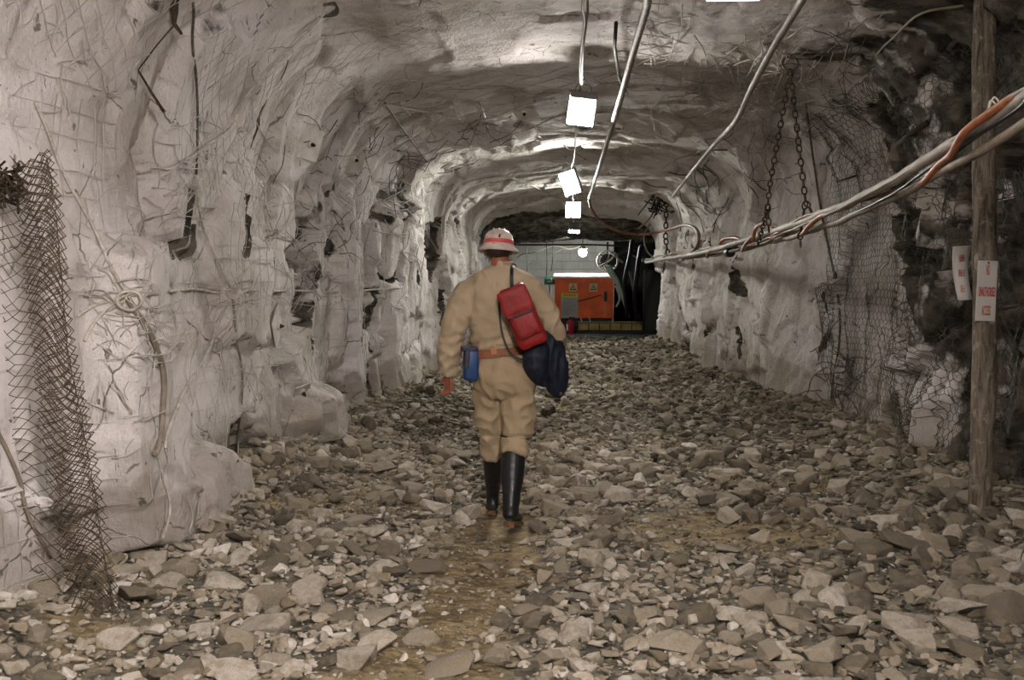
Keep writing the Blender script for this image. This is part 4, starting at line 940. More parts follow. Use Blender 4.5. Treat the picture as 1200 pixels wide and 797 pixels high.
bm = bmesh.new(); lathe(bm, [(0.006, 0), (0.006, 0.006), (0.002, 0.008)], 8, Matrix.Translation((0.0, -0.006, 0.18)) @ Euler((PI/2, 0, 0)).to_matrix().to_4x4()); bm_obj('nail', bm, M['rust'], t)
c = P(1128, 320, 7.6); t = empty('warning_sign', c); t.rotation_euler = (0, -0.06, 0.15); tag(t, 'narrow curled white board with three faded red words, left of the timber post', 'sign')
bm = bmesh.new(); R_ = []
for k in range(13):
    z = 0.182-0.364*k/12; tw = 0.028*(1-k/12)**3; xs = [-0.058+0.012*(k/12)**2+0.012*(k/12), 0.056-0.012*math.sin(PI*k/12)+0.003*k/12+(0.022*(1-k/2.2) if k < 2.2 else 0)]
    yy = [0.0+0.03*math.sin(PI*k/12), -0.01+0.02*math.sin(PI*k/12)]
    R_.append([bm.verts.new((xs[0], yy[0], z)), bm.verts.new(((xs[0]+xs[1])/2, (yy[0]+yy[1])/2-0.004, z)), bm.verts.new((xs[1], yy[1], z)), bm.verts.new((xs[1], yy[1]+0.008, z)), bm.verts.new(((xs[0]+xs[1])/2, (yy[0]+yy[1])/2+0.004, z)), bm.verts.new((xs[0], yy[0]+0.008, z))])
for a, b in zip(R_, R_[1:]):
    for k in range(6): bm.faces.new((a[k], b[k], b[(k+1) % 6], a[(k+1) % 6]))
bm.faces.new(R_[0]); bm.faces.new(R_[-1][::-1]); bmesh.ops.recalc_face_normals(bm, faces=bm.faces); bm_obj('board', bm, SW, t, True)
for z, w, ng in [(0.10, 0.042, 4), (0.0, 0.044, 4), (-0.105, 0.032, 3)]:
    bm = bmesh.new(); yy = -0.013+0.025*math.sin(PI*(0.182-z)/0.364); lw = w/ng; rg = random.Random(int(z*1000)+50)
    for g in range(ng):
        gx_ = -w/2+lw*(g+0.5); bm_box(bm, (gx_-lw*0.3, yy, z), (lw*0.2, 0.002, 0.045))
        if rg.random() < 0.7: bm_box(bm, (gx_+lw*0.2, yy, z), (lw*0.2, 0.002, 0.045))
        for hz_ in rg.sample([-0.02, 0.0, 0.02], 2): bm_box(bm, (gx_, yy, z+hz_), (lw*0.7, 0.002, 0.006))
    bm_obj('lettering', bm, SRed if z > -0.05 else SO, t)
T = Tubes(); T.add(np.array([(0, 0.02, 0.17), (0.02, 0.1, 0.2), (0.12, 0.0, 0.17)]), 0.003, 5); T.build('hanging_wire', M['darkwire'], t)

# ------------------------------------------------------------------ electrical cabinet at the far end
CO = simple('orange_cabinet_paint', (0.88, 0.13, 0.015), 0.45, var=0.3, scale=3); YE = simple('yellow_label', (0.72, 0.55, 0.05), 0.5, var=0.1); WH = simple('white_and_lid_glare', (0.8, 0.76, 0.7), 0.5, var=0.1)
YB = simple('faded_yellow_steel', (0.42, 0.32, 0.10), 0.6, var=0.5, scale=4); GY = simple('grey_notice', (0.42, 0.40, 0.37), 0.6, var=0.15, scale=4); CR = simple('cream_sticker', (0.62, 0.52, 0.28), 0.5, var=0.1)
x0 = P(650, 340, 29.5).x; x1 = P(719, 340, 29.5).x; zt = P(680, 321, 29.5).z; zb = P(680, 373, 29.5).z; xm = (x0+x1)/2; W = x1-x0; gf = gz(xm, 30)
t = empty('electrical_cabinet', (xm, 30.1, gf)); tag(t, 'orange-red electrical cabinet with lid whitened for bulb glare, and warning stickers at the tunnel end', 'cabinet')
bm = bmesh.new(); bm_box(bm, (0, 0, (zt+zb)/2-gf-0.03), (W, 1.2, zt-zb-0.06), None, 0.015); bm_obj('body', bm, CO, t)
bm = bmesh.new(); bm_box(bm, (0, 0, zt-gf-0.045), (W+0.08, 1.3, 0.05), (0.07, 0, 0), 0.01); bm_obj('lid', bm, WH, t)  # orange top coloured white to carry the bulb's glare
bm = bmesh.new(); bm_box(bm, (0, 0.0, (zb-gf)/2+0.06), (W*0.95, 1.1, zb-gf-0.14), None, 0.01)
for sx in (-1, 1): bm_box(bm, (sx*W*0.4, 0, 0.04), (0.12, 1.5, 0.1), None, 0.01)
bm_obj('skid', bm, M['black'], t)
yf = -0.61
for px in (671.5, 695.5):
    s = empty('s'); bpy.data.objects.remove(s)
    c = P(px, 337, 29.5); bm = bmesh.new(); bm_box(bm, (c.x-xm, yf, c.z-gf), (0.21, 0.012, 0.21), None, 0.003); st = bm_obj('warning_sticker', bm, CR, t)
    bm = bmesh.new(); tri = [(-0.085, -0.065), (0.085, -0.065), (0.0, 0.085)]
    o3 = [bm.verts.new((c.x-xm+x, yf-0.008, c.z-gf+z)) for x, z in tri]; i3 = [bm.verts.new((c.x-xm+x*0.62, yf-0.008, c.z-gf+z*0.62)) for x, z in tri]
    for k in range(3): bm.faces.new((o3[k], o3[(k+1) % 3], i3[(k+1) % 3], i3[k]))
    bz = [(0.012, 0.04), (-0.02, -0.005), (0.004, -0.005), (-0.012, -0.04), (0.02, 0.008), (-0.002, 0.008)]
    bm.faces.new([bm.verts.new((c.x-xm+x, yf-0.008, c.z-gf+z)) for x, z in bz]); bmesh.ops.solidify(bm, geom=bm.faces[:], thickness=0.002); bm_obj('lightning_triangle', bm, M['black'], st)
c = P(667.5, 358, 29.5); bm = bmesh.new(); bm_box(bm, (c.x-xm, yf, c.z-gf), (0.45, 0.012, 0.66), None, 0.003); nt = bm_obj('notice_board', bm, GY, t)
bm = bmesh.new(); bm_box(bm, (c.x-xm, yf-0.008, c.z-gf+0.27), (0.44, 0.008, 0.11), None, 0.001); bm_obj('yellow_header', bm, YE, nt)
bm = bmesh.new()
for k in range(9): bm_box(bm, (c.x-xm-0.02*(k % 3), yf-0.008, c.z-gf+0.17-0.05*k), (0.36-0.04*(k % 3), 0.004, 0.012))
bm_obj('text_lines', bm, simple('print_grey', (0.2, 0.19, 0.18)), nt)
bm = bmesh.new()
for k, ww in enumerate((0.05, 0.05, 0.05, 0.05, 0.05)): bm_box(bm, (c.x-xm-0.13+0.065*k, yf-0.014, c.z-gf+0.27), (0.035, 0.004, 0.05))
bm_obj('header_lettering', bm, simple('olive_print', (0.25, 0.2, 0.03)), nt)
c = P(709.5, 350, 29.5); bm = bmesh.new(); bm_box(bm, (c.x-xm, yf-0.03, c.z-gf+0.06), (0.07, 0.05, 0.26), None, 0.01); bm_obj('latch', bm, M['black'], t)
bm = bmesh.new(); bm_box(bm, (c.x-xm, yf-0.02, c.z-gf-0.23), (0.045, 0.03, 0.48), None, 0.008); bm_obj('door_handle', bm, simple('handle_orange', (0.75, 0.3, 0.12)), t)
T = Tubes(); T.add(catmull([(P(677, 352, 29.5).x-xm, yf-0.02, P(0, 352, 29.5).z-gf), (P(690, 349, 29.5).x-xm, yf-0.03, P(0, 349, 29.5).z-gf), (P(704, 345, 29.5).x-xm, yf-0.02, P(0, 345, 29.5).z-gf)], 6), 0.010, 5); T.build('wire_seal', M['rust'], t)
# rail in front, extinguisher
t = empty('skid_rail', (P(715, 382, 29.0).x, 28.9, gz(1, 28.9))); tag(t, 'low faded yellow and black steel rail in front of the orange cabinet', 'rail')
bm = bmesh.new(); w_ = P(752, 0, 28.9).x-P(675, 0, 28.9).x; bm_box(bm, (0, 0, 0.30), (w_, 0.08, 0.035), None, 0.008); bm_obj('top_rail', bm, simple('pale_brown_steel', (0.32, 0.24, 0.12), 0.6), t)
bm = bmesh.new()
for k in range(6): bm_box(bm, (-w_/2+w_*(k+0.5)/6, -0.01, 0.18), (w_/6-0.02, 0.05, 0.17), None, 0.01)
me_ = bm_obj('panel', bm, YB, t)
bm = bmesh.new(); bm_box(bm, (0, 0.05, 0.06), (w_*1.02, 0.10, 0.14), None, 0.01); bm_obj('base', bm, M['black'], t)
for k in (0, 1): 
    T = Tubes(); T.add(catmull([(-w_/2+0.1+k*0.22, -0.02, 0.30), (-w_/2+0.08+k*0.22, -0.02, 0.38), (-w_/2+0.05+k*0.22, 0.0, 0.44)], 4), 0.014, 5); T.build('grab_hook', M['steel'], t)
c = P(668, 391, 28.6); gx = gz(c.x, 28.6); t = empty('fire_extinguisher', (c.x, 28.6, gx)); tag(t, 'small dark red fire extinguisher on the ground at the left foot of the orange cabinet', 'fire extinguisher')
bm = bmesh.new(); lathe(bm, [(0.08, 0.0), (0.1, 0.02), (0.1, 0.30), (0.07, 0.36), (0.03, 0.39), (0.03, 0.41)], 18); bm_obj('cylinder', bm, simple('dark_red_paint', (0.42, 0.02, 0.04), 0.35), t, True)
bm = bmesh.new(); bm_box(bm, (0, 0, 0.43), (0.06, 0.06, 0.05), None, 0.01); bm_box(bm, (0.05, 0, 0.46), (0.14, 0.03, 0.02), None, 0.005); bm_obj('valve', bm, M['black'], t)
bm = bmesh.new(); bm_box(bm, (-0.075, -0.075, 0.2), (0.05, 0.06, 0.16), None, 0.01); bm_obj('label_plate', bm, WH, t)
T = Tubes(); T.add(catmull([(-0.05, 0, 0.44), (-0.13, 0, 0.38), (-0.13, 0, 0.2), (-0.11, -0.02, 0.08)], 5), 0.012, 6); T.build('hose', M['black'], t)
# green exit sign on far left
c = P(644, 329, 31); t = empty('green_sign', c); tag(t, 'small green sign on a stand left of the orange cabinet', 'sign')
bm = bmesh.new(); bm_box(bm, (0, 0, 0), (0.3, 0.02, 0.22), None, 0.004); bm_obj('board', bm, simple('green_board', (0.06, 0.2, 0.11), 0.5), t)
bm = bmesh.new(); bm_box(bm, (0, -0.014, -0.02), (0.16, 0.006, 0.035)); bm_box(bm, (0.05, -0.014, 0.03), (0.03, 0.006, 0.08)); bm_obj('white_mark', bm, WH, t)
T = Tubes(); T.add(np.array([(0, 0.03, 0.1), (0, 0.03, -1.75+0.0)]), 0.02, 6); T.build('stand', M['pipe2'], t)
# cable reel and hung cables
c = P(712, 306, 29.6); t = empty('cable_reel', c); tag(t, 'round spoked cable reel hung up beside the bulb above the orange cabinet', 'cable reel')
for nm, yy in (('front_rim', -0.05), ('back_rim', 0.16)):
    T = Tubes(); T.add(np.array([(0.27*math.cos(a), yy, 0.27*math.sin(a)) for a in np.arange(0, 2*PI, 0.2)]), 0.022, 7, closed=True); T.build(nm, M['steel'], t)
bm = bmesh.new(); lathe(bm, [(0.2, -0.03), (0.2, 0.16)], 24, Euler((PI/2, 0, 0)).to_matrix().to_4x4() @ Matrix.Translation((0, 0, -0.13))); bm_obj('drum', bm, M['black'], t)
for k in range(6):
    a = k*PI/3+0.3; T = Tubes(); T.add(np.array([(0.05*math.cos(a), -0.055, 0.05*math.sin(a)), (0.26*math.cos(a), -0.055, 0.26*math.sin(a))]), 0.016, 6); T.build('spoke', M['steel'] if k in (1, 4) else M['rust'], t)
bm = bmesh.new(); lathe(bm, [(0.06, -0.03), (0.06, 0.05), (0.03, 0.06)], 12, Euler((PI/2, 0, 0)).to_matrix().to_4x4()); bm_obj('hub', bm, M['pipe2'], t)
bm = bmesh.new(); bm_box(bm, (0.0, 0.06, 0.36), (0.05, 0.05, 0.3), None, 0.005); bm_obj('hanger', bm, M['rust'], t)
GC = simple('pale_green_cable', (0.45, 0.58, 0.48), 0.5, var=0.2)
for k in range(4):
    loopy([(708+k*2.4, 311, 29.4), (713+k*2.2, 320, 29.3), (719+k*1.8, 328, 29.3), (726+k, 342, 29.3), (731+k*0.8, 356, 29.4), (736+k*0.5, 372, 29.6)], 0.022, GC if k < 3 else M['pipe'], ['pale green cable, leftmost of four trailing down from the reel', 'pale green cable, second from left of four trailing down from the reel', 'pale green cable, third from left of four trailing down from the reel', 'white cable, rightmost of four trailing down from the reel'][k], 'reel_cable')
blk = [([(742, 268, 27), (738, 300, 28.4), (732, 330, 28.6), (735, 372, 28.8)], 0.05, 'black', 'thick black hose hanging right of the cable reel'),
       ([(752, 285, 27.5), (748, 310, 28), (744, 345, 28.3), (747, 376, 28.6)], 0.06, 'black', 'thick black hose hanging farther right of the cable reel'),
       ([(738, 318, 28.9), (742, 340, 28.9), (746, 360, 28.9), (749, 374, 28.9)], 0.03, 'pipe2', 'beige hose bent down between the black hoses'),
       ([(724, 300, 28.9), (738, 296, 28.8), (752, 304, 28.4), (762, 306, 27.5)], 0.05, 'black', 'black cable running from the reel to the slung bundle'),
       ([(716, 296, 29.4), (722, 301, 29.3), (730, 308, 29.2)], 0.03, 'pipe', 'white hose piece across the reel'),
       ([(703, 312, 29.4), (716, 305, 29.3), (722, 296, 29.3)], 0.025, 'pipe', 'white strut crossing the reel'),
       ([(722, 335, 29.3), (726, 350, 29.3), (722, 360, 29.3)], 0.03, 'steel', 'pale bent bracket right of the orange cabinet')]
for pts, r, m, lab in blk: loopy(pts, r, M[m], lab, 'far_hose')
# rail across the far end, wires
o = tube_obj('roof_pipe', [tuple(P(*q)) for q in [(600, 287, 28.8), (660, 287, 28.8), (700, 287, 28.8), (752, 290, 28.8)]], 0.022, M['rust'], sub=4); tag(o, 'thin rusty pipe running level below the black roof at the far end', 'pipe')
for pts, r, m, lab in [([(606, 302, 32.6), (612, 298, 32.0), (625, 296, 31), (650, 288, 31), (668, 292, 31), (682, 288, 31)], 0.014, 'pipe', 'white cable looping across the far wall to the bulb'), ([(620, 310, 31), (640, 300, 31), (665, 290, 31)], 0.010, 'pipe2', 'grey cable rising to the bulb on the far wall'),
                  ([(640, 279, 30), (641, 305, 30), (640, 330, 30)], 0.012, 'rust', 'dark wire hanging on the far wall left of the cabinet'), ([(648, 279, 30), (648, 300, 30), (646, 318, 30)], 0.014, 'black', 'black wire hanging on the far wall over the cabinet corner'), ([(616, 279, 30), (618, 315, 30), (614, 340, 30)], 0.014, 'pipe2', 'pale cable hanging on the far wall beside the person')]:
    loopy(pts, r, M[m], lab, 'far_cable')
# dark locker standing in the recess at far right
c = P(757, 388, 29.2); t = empty('dark_locker', (c.x+0.28, 29.2, gz(c.x, 29.2))); tag(t, 'dark steel locker in the black recess behind the hanging hoses', 'locker')
bm = bmesh.new(); bm_box(bm, (0, 0, 0.85), (0.7, 0.5, 1.6), None, 0.02); bm_obj('body', bm, simple('dark_steel', (0.03, 0.035, 0.03)), t)
bm = bmesh.new(); bm_box(bm, (-0.02, -0.26, 0.85), (0.6, 0.02, 1.45), None, 0.005); bm_obj('door', bm, simple('dark_steel_door', (0.04, 0.042, 0.035)), t)
bm = bmesh.new(); bm_box(bm, (0, 0, 0.03), (0.7, 0.5, 0.1)); bm_obj('base', bm, M['black'], t)
# timber stick on the floor
o = tube_obj('wooden_stick', [tuple(P(455, 472, 13.4)), tuple(P(480, 481, 12.9)), tuple(P(500, 487, 12.4))], 0.022, M['wood'], sub=4); tag(o, 'thin pale stick lying at the foot of the far left wall', 'stick')
# ------------------------------------------------------------------ walking person
PD = 6.93; SC = FOC/PD
CL = None
def cloth_mat(name, col, dirt):
    t = NT(name); n = t.noise(2.6, 5, 0.6); w = t.noise(240, 2)
    c = t.mix(t.ramp(n, [(0.44, 0.0), (0.68, 0.75)]), col, dirt); c = t.mix(t.ramp(w, [(0.3, 0.25), (0.7, 0.0)]), c, tuple(x*0.6 for x in col))
    b = t.bump(t.noise(14, 5, 0.6), 0.012, 0.5); b = t.bump(w, 0.002, 0.4, b); return t.fin(c, 0.85, b, spec=0.15)
KH = cloth_mat('khaki_cotton', (0.385, 0.30, 0.20), (0.29, 0.215, 0.13)); KT = cloth_mat('khaki_trouser_cotton', (0.375, 0.29, 0.185), (0.27, 0.195, 0.11))
SKIN = simple('reddish_skin', (0.30, 0.10, 0.06), 0.5, var=0.2, scale=40); HAIR = simple('dark_brown_hair', (0.035, 0.022, 0.015), 0.6, var=0.5, scale=80)
def Q(px, py, dd=0.0): return np.array(tuple(P(px, py, PD+dd)))
def loft(rings, seg=20, sub=3):
    """rings: (centre, rx, ry[, axis]) ; returns V, F closed. Cross-sections lie across the path."""
    C = np.array([r[0] for r in rings]); R = np.array([[r[1], r[2]] for r in rings])
    Cc = catmull(C, sub); Rc = catmull(np.concatenate([R, np.zeros((len(R), 1))], 1), sub)[:, :2]
    flat = len(rings[0]) > 3
    t = np.gradient(Cc, axis=0); t /= np.linalg.norm(t, axis=1, keepdims=True)+1e-9
    if flat: t = np.tile(np.array([0, 0, np.sign(t[:, 2].mean())]), (len(t), 1))*0.75+t*0.25; t /= np.linalg.norm(t, axis=1, keepdims=True)
    X_ = np.array([1., 0, 0]); u = X_-(t@X_)[:, None]*t; u /= np.linalg.norm(u, axis=1, keepdims=True)+1e-9; w = np.cross(t, u)
    th = np.arange(seg)/seg*2*PI
    V = Cc[:, None]+Rc[:, 0][:, None, None]*np.cos(th)[None, :, None]*u[:, None]+Rc[:, 1][:, None, None]*np.sin(th)[None, :, None]*w[:, None]
    V = V.reshape(-1, 3); n = len(Cc); F = []
    for i in range(n-1):
        for j in range(seg): F.append((i*seg+j, i*seg+(j+1) % seg, (i+1)*seg+(j+1) % seg, (i+1)*seg+j))
    a = len(V); V = np.vstack([V, Cc[0], Cc[-1]])
    for j in range(seg): F.append((a, (j+1) % seg, j)); F.append((a+1, (n-1)*seg+j, (n-1)*seg+(j+1) % seg))
    return V, F
def remeshed(name, lofts, voxel, mat, parent, disp=None, smooth=4, extra=None):
    bm = bmesh.new()
    for V, F in lofts:
        vs = [bm.verts.new(v) for v in V]
        for f in F: bm.faces.new([vs[i] for i in f])
    if extra: extra(bm)
    bmesh.ops.recalc_face_normals(bm, faces=bm.faces)
    me = bpy.data.meshes.new('tmp'); bm.to_mesh(me); bm.free(); tmp = bpy.data.objects.new('tmp', me); COL.objects.link(tmp)
    m = tmp.modifiers.new('r', 'REMESH'); m.mode = 'VOXEL'; m.voxel_size = voxel; m.use_smooth_shade = True
    s = tmp.modifiers.new('s', 'SMOOTH'); s.iterations = smooth; s.factor = 0.5
    dg = bpy.context.evaluated_depsgraph_get(); out = bpy.data.meshes.new_from_object(tmp.evaluated_get(dg)); bpy.data.objects.remove(tmp)
    if disp:
        nn = [v.normal.copy() for v in out.vertices]
        for v, n in zip(out.vertices, nn): v.co += n*disp(v.co, n)
    for p in out.polygons: p.use_smooth = True
    out.materials.clear(); out.materials.append(mat); out.name = name
    o = obj(name, out, parent)
    if parent is not None and parent.type == 'EMPTY': o.matrix_parent_inverse = Matrix.Translation(-parent.location)
    return o
root = empty('person', (Q(597, 615)[0], PD, gz(Q(597, 615)[0], PD)))
tag(root, 'person in khaki coverall, white helmet and black boots walking away, seen from behind', 'person')
def pp(o):
    o.matrix_parent_inverse = Matrix.Translation(-root.location); return o
# --- body under the clothes, one continuous surface
def ell(c, rx, ry, rz, seg=20, rings=12):
    V = []; F = []
    for i in range(rings+1):
        a = PI*i/rings
        for j in range(seg): b = 2*PI*j/seg; V.append((c[0]+rx*math.sin(a)*math.cos(b), c[1]+ry*math.sin(a)*math.sin(b), c[2]+rz*math.cos(a)))
    for i in range(rings):
        for j in range(seg): F.append((i*seg+j, (i+1)*seg+j, (i+1)*seg+(j+1) % seg, i*seg+(j+1) % seg))
    return np.array(V), F
hc = Q(584, 290, 0.03)
def simple_loft(pts, seg=14): return loft([(np.array(p[0]), p[1], p[2]) for p in pts], seg, 3)
body = [ell(hc, 0.074, 0.098, 0.112), ell(hc+np.array([0, 0.055, -0.055]), 0.05, 0.055, 0.06), ell(hc+np.array([0, 0.103, -0.015]), 0.014, 0.022, 0.026),
        ell(hc+np.array([0.004, 0.098, -0.062]), 0.024, 0.012, 0.008), ell(hc+np.array([-0.079, 0.0, -0.02]), 0.012, 0.02, 0.032), ell(hc+np.array([0.079, 0.0, -0.02]), 0.012, 0.02, 0.032),
        loft([(hc+np.array([0, -0.005, -0.03]), 0.056, 0.062), (Q(586, 306, 0.01), 0.057, 0.062), (Q(588, 322, 0.0), 0.075, 0.07)], 16),
        loft([(Q(588, 318), 0.10, 0.06, 1), (Q(588, 332), 0.18, 0.09, 1), (Q(587, 360), 0.165, 0.10, 1), (Q(585, 395), 0.13, 0.095, 1), (Q(587, 430), 0.15, 0.11, 1), (Q(589, 450), 0.14, 0.11, 1)], 20)]
L_arm = [(548, 334, 0.0), (538, 362, -0.005), (530, 388, -0.01), (526, 412, 0.01), (526, 436, 0.03)]
R_arm = [(628, 338, 0.0), (640, 360, -0.01), (649, 382, -0.01), (653, 398, 0.08), (652, 410, 0.20)]
def arm(pts, rad): return loft([(Q(*p), r, r) for p, r in zip(pts, rad)], 14)
body += [arm(L_arm, [0.055, 0.05, 0.042, 0.038, 0.028]), arm(R_arm, [0.055, 0.05, 0.042, 0.038, 0.028])]
L_leg = [(574, 448, 0.0), (573, 480, 0.06), (576, 508, 0.13), (578, 530, 0.20)]
R_leg = [(604, 448, 0.0), (605, 480, 0.03), (604, 508, 0.05), (602, 532, 0.0)]
def leg(pts, rad): return loft([(Q(*p), r, r) for p, r in zip(pts, rad)], 16)
body += [leg(L_leg, [0.085, 0.075, 0.055, 0.050]), leg(R_leg, [0.085, 0.075, 0.055, 0.050])]
def hand(wrist, elbow, side, curl):
    w = np.array(wrist); ax = w-np.array(elbow); ax /= np.linalg.norm(ax); lat = np.array([1., 0, 0]) if abs(ax[0]) < 0.8 else np.array([0, 1., 0])
    lat = np.array([0.55*side, -0.83, 0.0]); lat -= (lat@ax)*ax; lat /= np.linalg.norm(lat); nrm = np.cross(ax, lat)*side  # palm side
    out = [loft([(w-ax*0.02, 0.026, 0.024), (w+ax*0.02, 0.030, 0.022), (w+ax*0.06, 0.036, 0.019), (w+ax*0.09, 0.036, 0.016)], 12)] if False else []
    def patch(a, b, wa, wb, th):
        V = []
        for c, hw in ((a, wa), (b, wb)):
            for sx, sy in ((-1, -1), (1, -1), (1, 1), (-1, 1)): V.append(c+lat*hw*sx+nrm*th*sy)
        F = [(0, 1, 2, 3), (7, 6, 5, 4)]+[(k, k+4, (k+1) % 4+4, (k+1) % 4) for k in range(4)]
        return np.array(V), F
    out.append(patch(w-ax*0.02, w+ax*0.045, 0.025, 0.040, 0.014)); out.append(patch(w+ax*0.04, w+ax*0.095, 0.040, 0.043, 0.013))
    for k, (o_, ln) in enumerate([(-0.033, 0.070), (-0.011, 0.080), (0.011, 0.075), (0.033, 0.060)]):
        b = w+ax*0.085+lat*o_*1.0; p = [b]; dirn = ax.copy(); acc = 0
        for q, fr in enumerate((0.42, 0.32, 0.26)):
            acc += curl*(0.5+0.25*q+0.08*k); dd = ax*math.cos(acc)+nrm*math.sin(acc)+lat*o_*1.5; dd /= np.linalg.norm(dd); p.append(p[-1]+dd*ln*fr)
        T_ = loft([(p[0], 0.0095, 0.0095), (p[1], 0.0092, 0.0092), (p[2], 0.0085, 0.0085), (p[3], 0.0068, 0.0068)], 10); out.append(T_)
    b = w+ax*0.02-lat*0.026; p1 = b+ax*0.03-lat*0.028+nrm*0.012; p2 = p1+ax*0.032-lat*0.008+nrm*0.012
    out.append(loft([(b, 0.014, 0.014), (p1, 0.0115, 0.0115), (p2, 0.008, 0.008)], 10)); return out
body += hand(Q(526.5, 438, 0.03), Q(528, 400, 0), 1, 0.55)
body += hand(Q(651, 412, 0.22), Q(653, 398, 0.02), -1, 0.95)
remeshed('body', body, 0.0052, SKIN, root, smooth=2)
# --- coverall upper
def wr(seed, a1, a2, sc=(9, 9, 14)):
    def f(c, n):
        q = Vector((c.x*sc[0]+seed, c.y*sc[1], c.z*sc[2])); return a1*mnoise.noise(q)+a2*(1-abs(mnoise.noise(q*2.2)))
    return f
def folds(c, n):
    px = VX+c.x/c.y*FOC; py = VY-(c.z-EYE.z)/c.y*FOC
    h = 0.009*mnoise.noise(Vector((c.x*7, c.y*7, c.z*9)))+0.013*(1-2*abs(mnoise.noise(Vector((c.x*11+c.z*6, c.y*8, c.z*12-c.x*5)))))
    if py > 380 and 548 < px < 625: h += 0.005*math.sin((py-380)*0.55+px*0.12)*min(1, (py-380)/14)   # blousing over the belt
    if py > 390 and px < 545: h += 0.004*math.sin(py*0.5+px*0.3)
    return h
shirt = [loft([(Q(589, 307, 0.02), 0.066, 0.066, 1), (Q(589, 314, 0.01), 0.088, 0.078, 1), (Q(588, 320), 0.150, 0.098, 1), (Q(588, 327), 0.198, 0.112, 1), (Q(587, 336), 0.222, 0.120, 1), (Q(587, 348), 0.215, 0.128, 1), (Q(586, 364), 0.198, 0.13, 1), (Q(585, 384), 0.180, 0.13, 1), (Q(584, 396), 0.178, 0.135, 1), (Q(584, 404), 0.168, 0.132, 1), (Q(584, 412), 0.157, 0.122, 1)], 28),
         arm([(572, 338, 0), (556, 341, 0), (546, 350, 0), (538, 368, -0.01), (531, 390, -0.02), (526, 412, 0.0), (525, 437, 0.03)], [0.075, 0.088, 0.090, 0.084, 0.076, 0.070, 0.064]),
         arm([(604, 338, 0), (618, 341, 0), (629, 349, 0), (640, 366, -0.01), (648, 383, -0.01), (653, 397, 0.08), (652, 408, 0.18)], [0.075, 0.088, 0.086, 0.074, 0.064, 0.052, 0.046])]
remeshed('coverall_top', shirt, 0.008, KH, root, folds, 5)
# collar
T = Tubes(); cc = Q(589, 306.5, 0.02); q = [(cc[0]+0.063*math.cos(a), cc[1]+0.066*math.sin(a), cc[2]+0.012*math.sin(a)) for a in np.arange(0, 2*PI, 0.25)]
T.add(np.array(q), 0.012, 8, closed=True); pp(T.build('collar', KH, root))
# reflective cuff stripe seen on the left sleeve
GS = simple('grey_reflective_tape', (0.40, 0.40, 0.40), 0.35, var=0.2); T = Tubes()
a_, b_ = Q(533.5, 382, -0.02), Q(532, 387.5, -0.02)
T.add(np.array([a_*0.999+b_*0.001, b_]), 0.0815, 22); pp(T.build('sleeve_stripe', GS, root))
# --- trousers
def tfold(c, n):
    px = VX+c.x/c.y*FOC; py = VY-(c.z-EYE.z)/c.y*FOC
    h = 0.010*mnoise.noise(Vector((c.x*8, c.y*8, c.z*8+5)))+0.018*(1-2*abs(mnoise.noise(Vector((c.x*9-c.z*5, c.y*8, c.z*9+c.x*8+3)))))
    if 500 < py < 516: h -= 0.008*math.exp(-((py-512)/2.2)**2)
    return h
tr = [loft([(Q(584, 405), 0.160, 0.125, 1), (Q(585, 415), 0.162, 0.128, 1), (Q(588, 428), 0.178, 0.145, 1), (Q(590, 442), 0.186, 0.155, 1), (Q(591, 455, 0.01), 0.175, 0.145, 1), (Q(591, 464, 0.02), 0.14, 0.12, 1)], 28),
      leg([(575, 448, 0.02), (574, 468, 0.05), (574, 490, 0.10), (576, 508, 0.14), (577, 514, 0.155), (577, 522, 0.18), (578, 532, 0.21)], [0.105, 0.098, 0.090, 0.080, 0.073, 0.080, 0.070]),
      leg([(606, 446, 0.0), (606, 466, 0.01), (606, 490, 0.03), (605, 506, 0.04), (604, 512, 0.04), (604, 520, 0.03), (602, 533, 0.0)], [0.112, 0.112, 0.104, 0.096, 0.086, 0.088, 0.082])]
remeshed('coverall_trousers', tr, 0.008, KT, root, tfold, 5)
for c, r, nm in ((Q(577, 514, 0.155), 0.084, 'knee_cord'), (Q(604, 512, 0.04), 0.092, 'knee_cord')):
    T = Tubes(); q = [(c[0]+r*math.cos(a), c[1]+r*math.sin(a), c[2]+0.012*math.cos(a*1+2.5)) for a in np.arange(0, 2*PI, 0.2)]; T.add(np.array(q), 0.0055, 6, closed=True); pp(T.build(nm, M['black'], root))
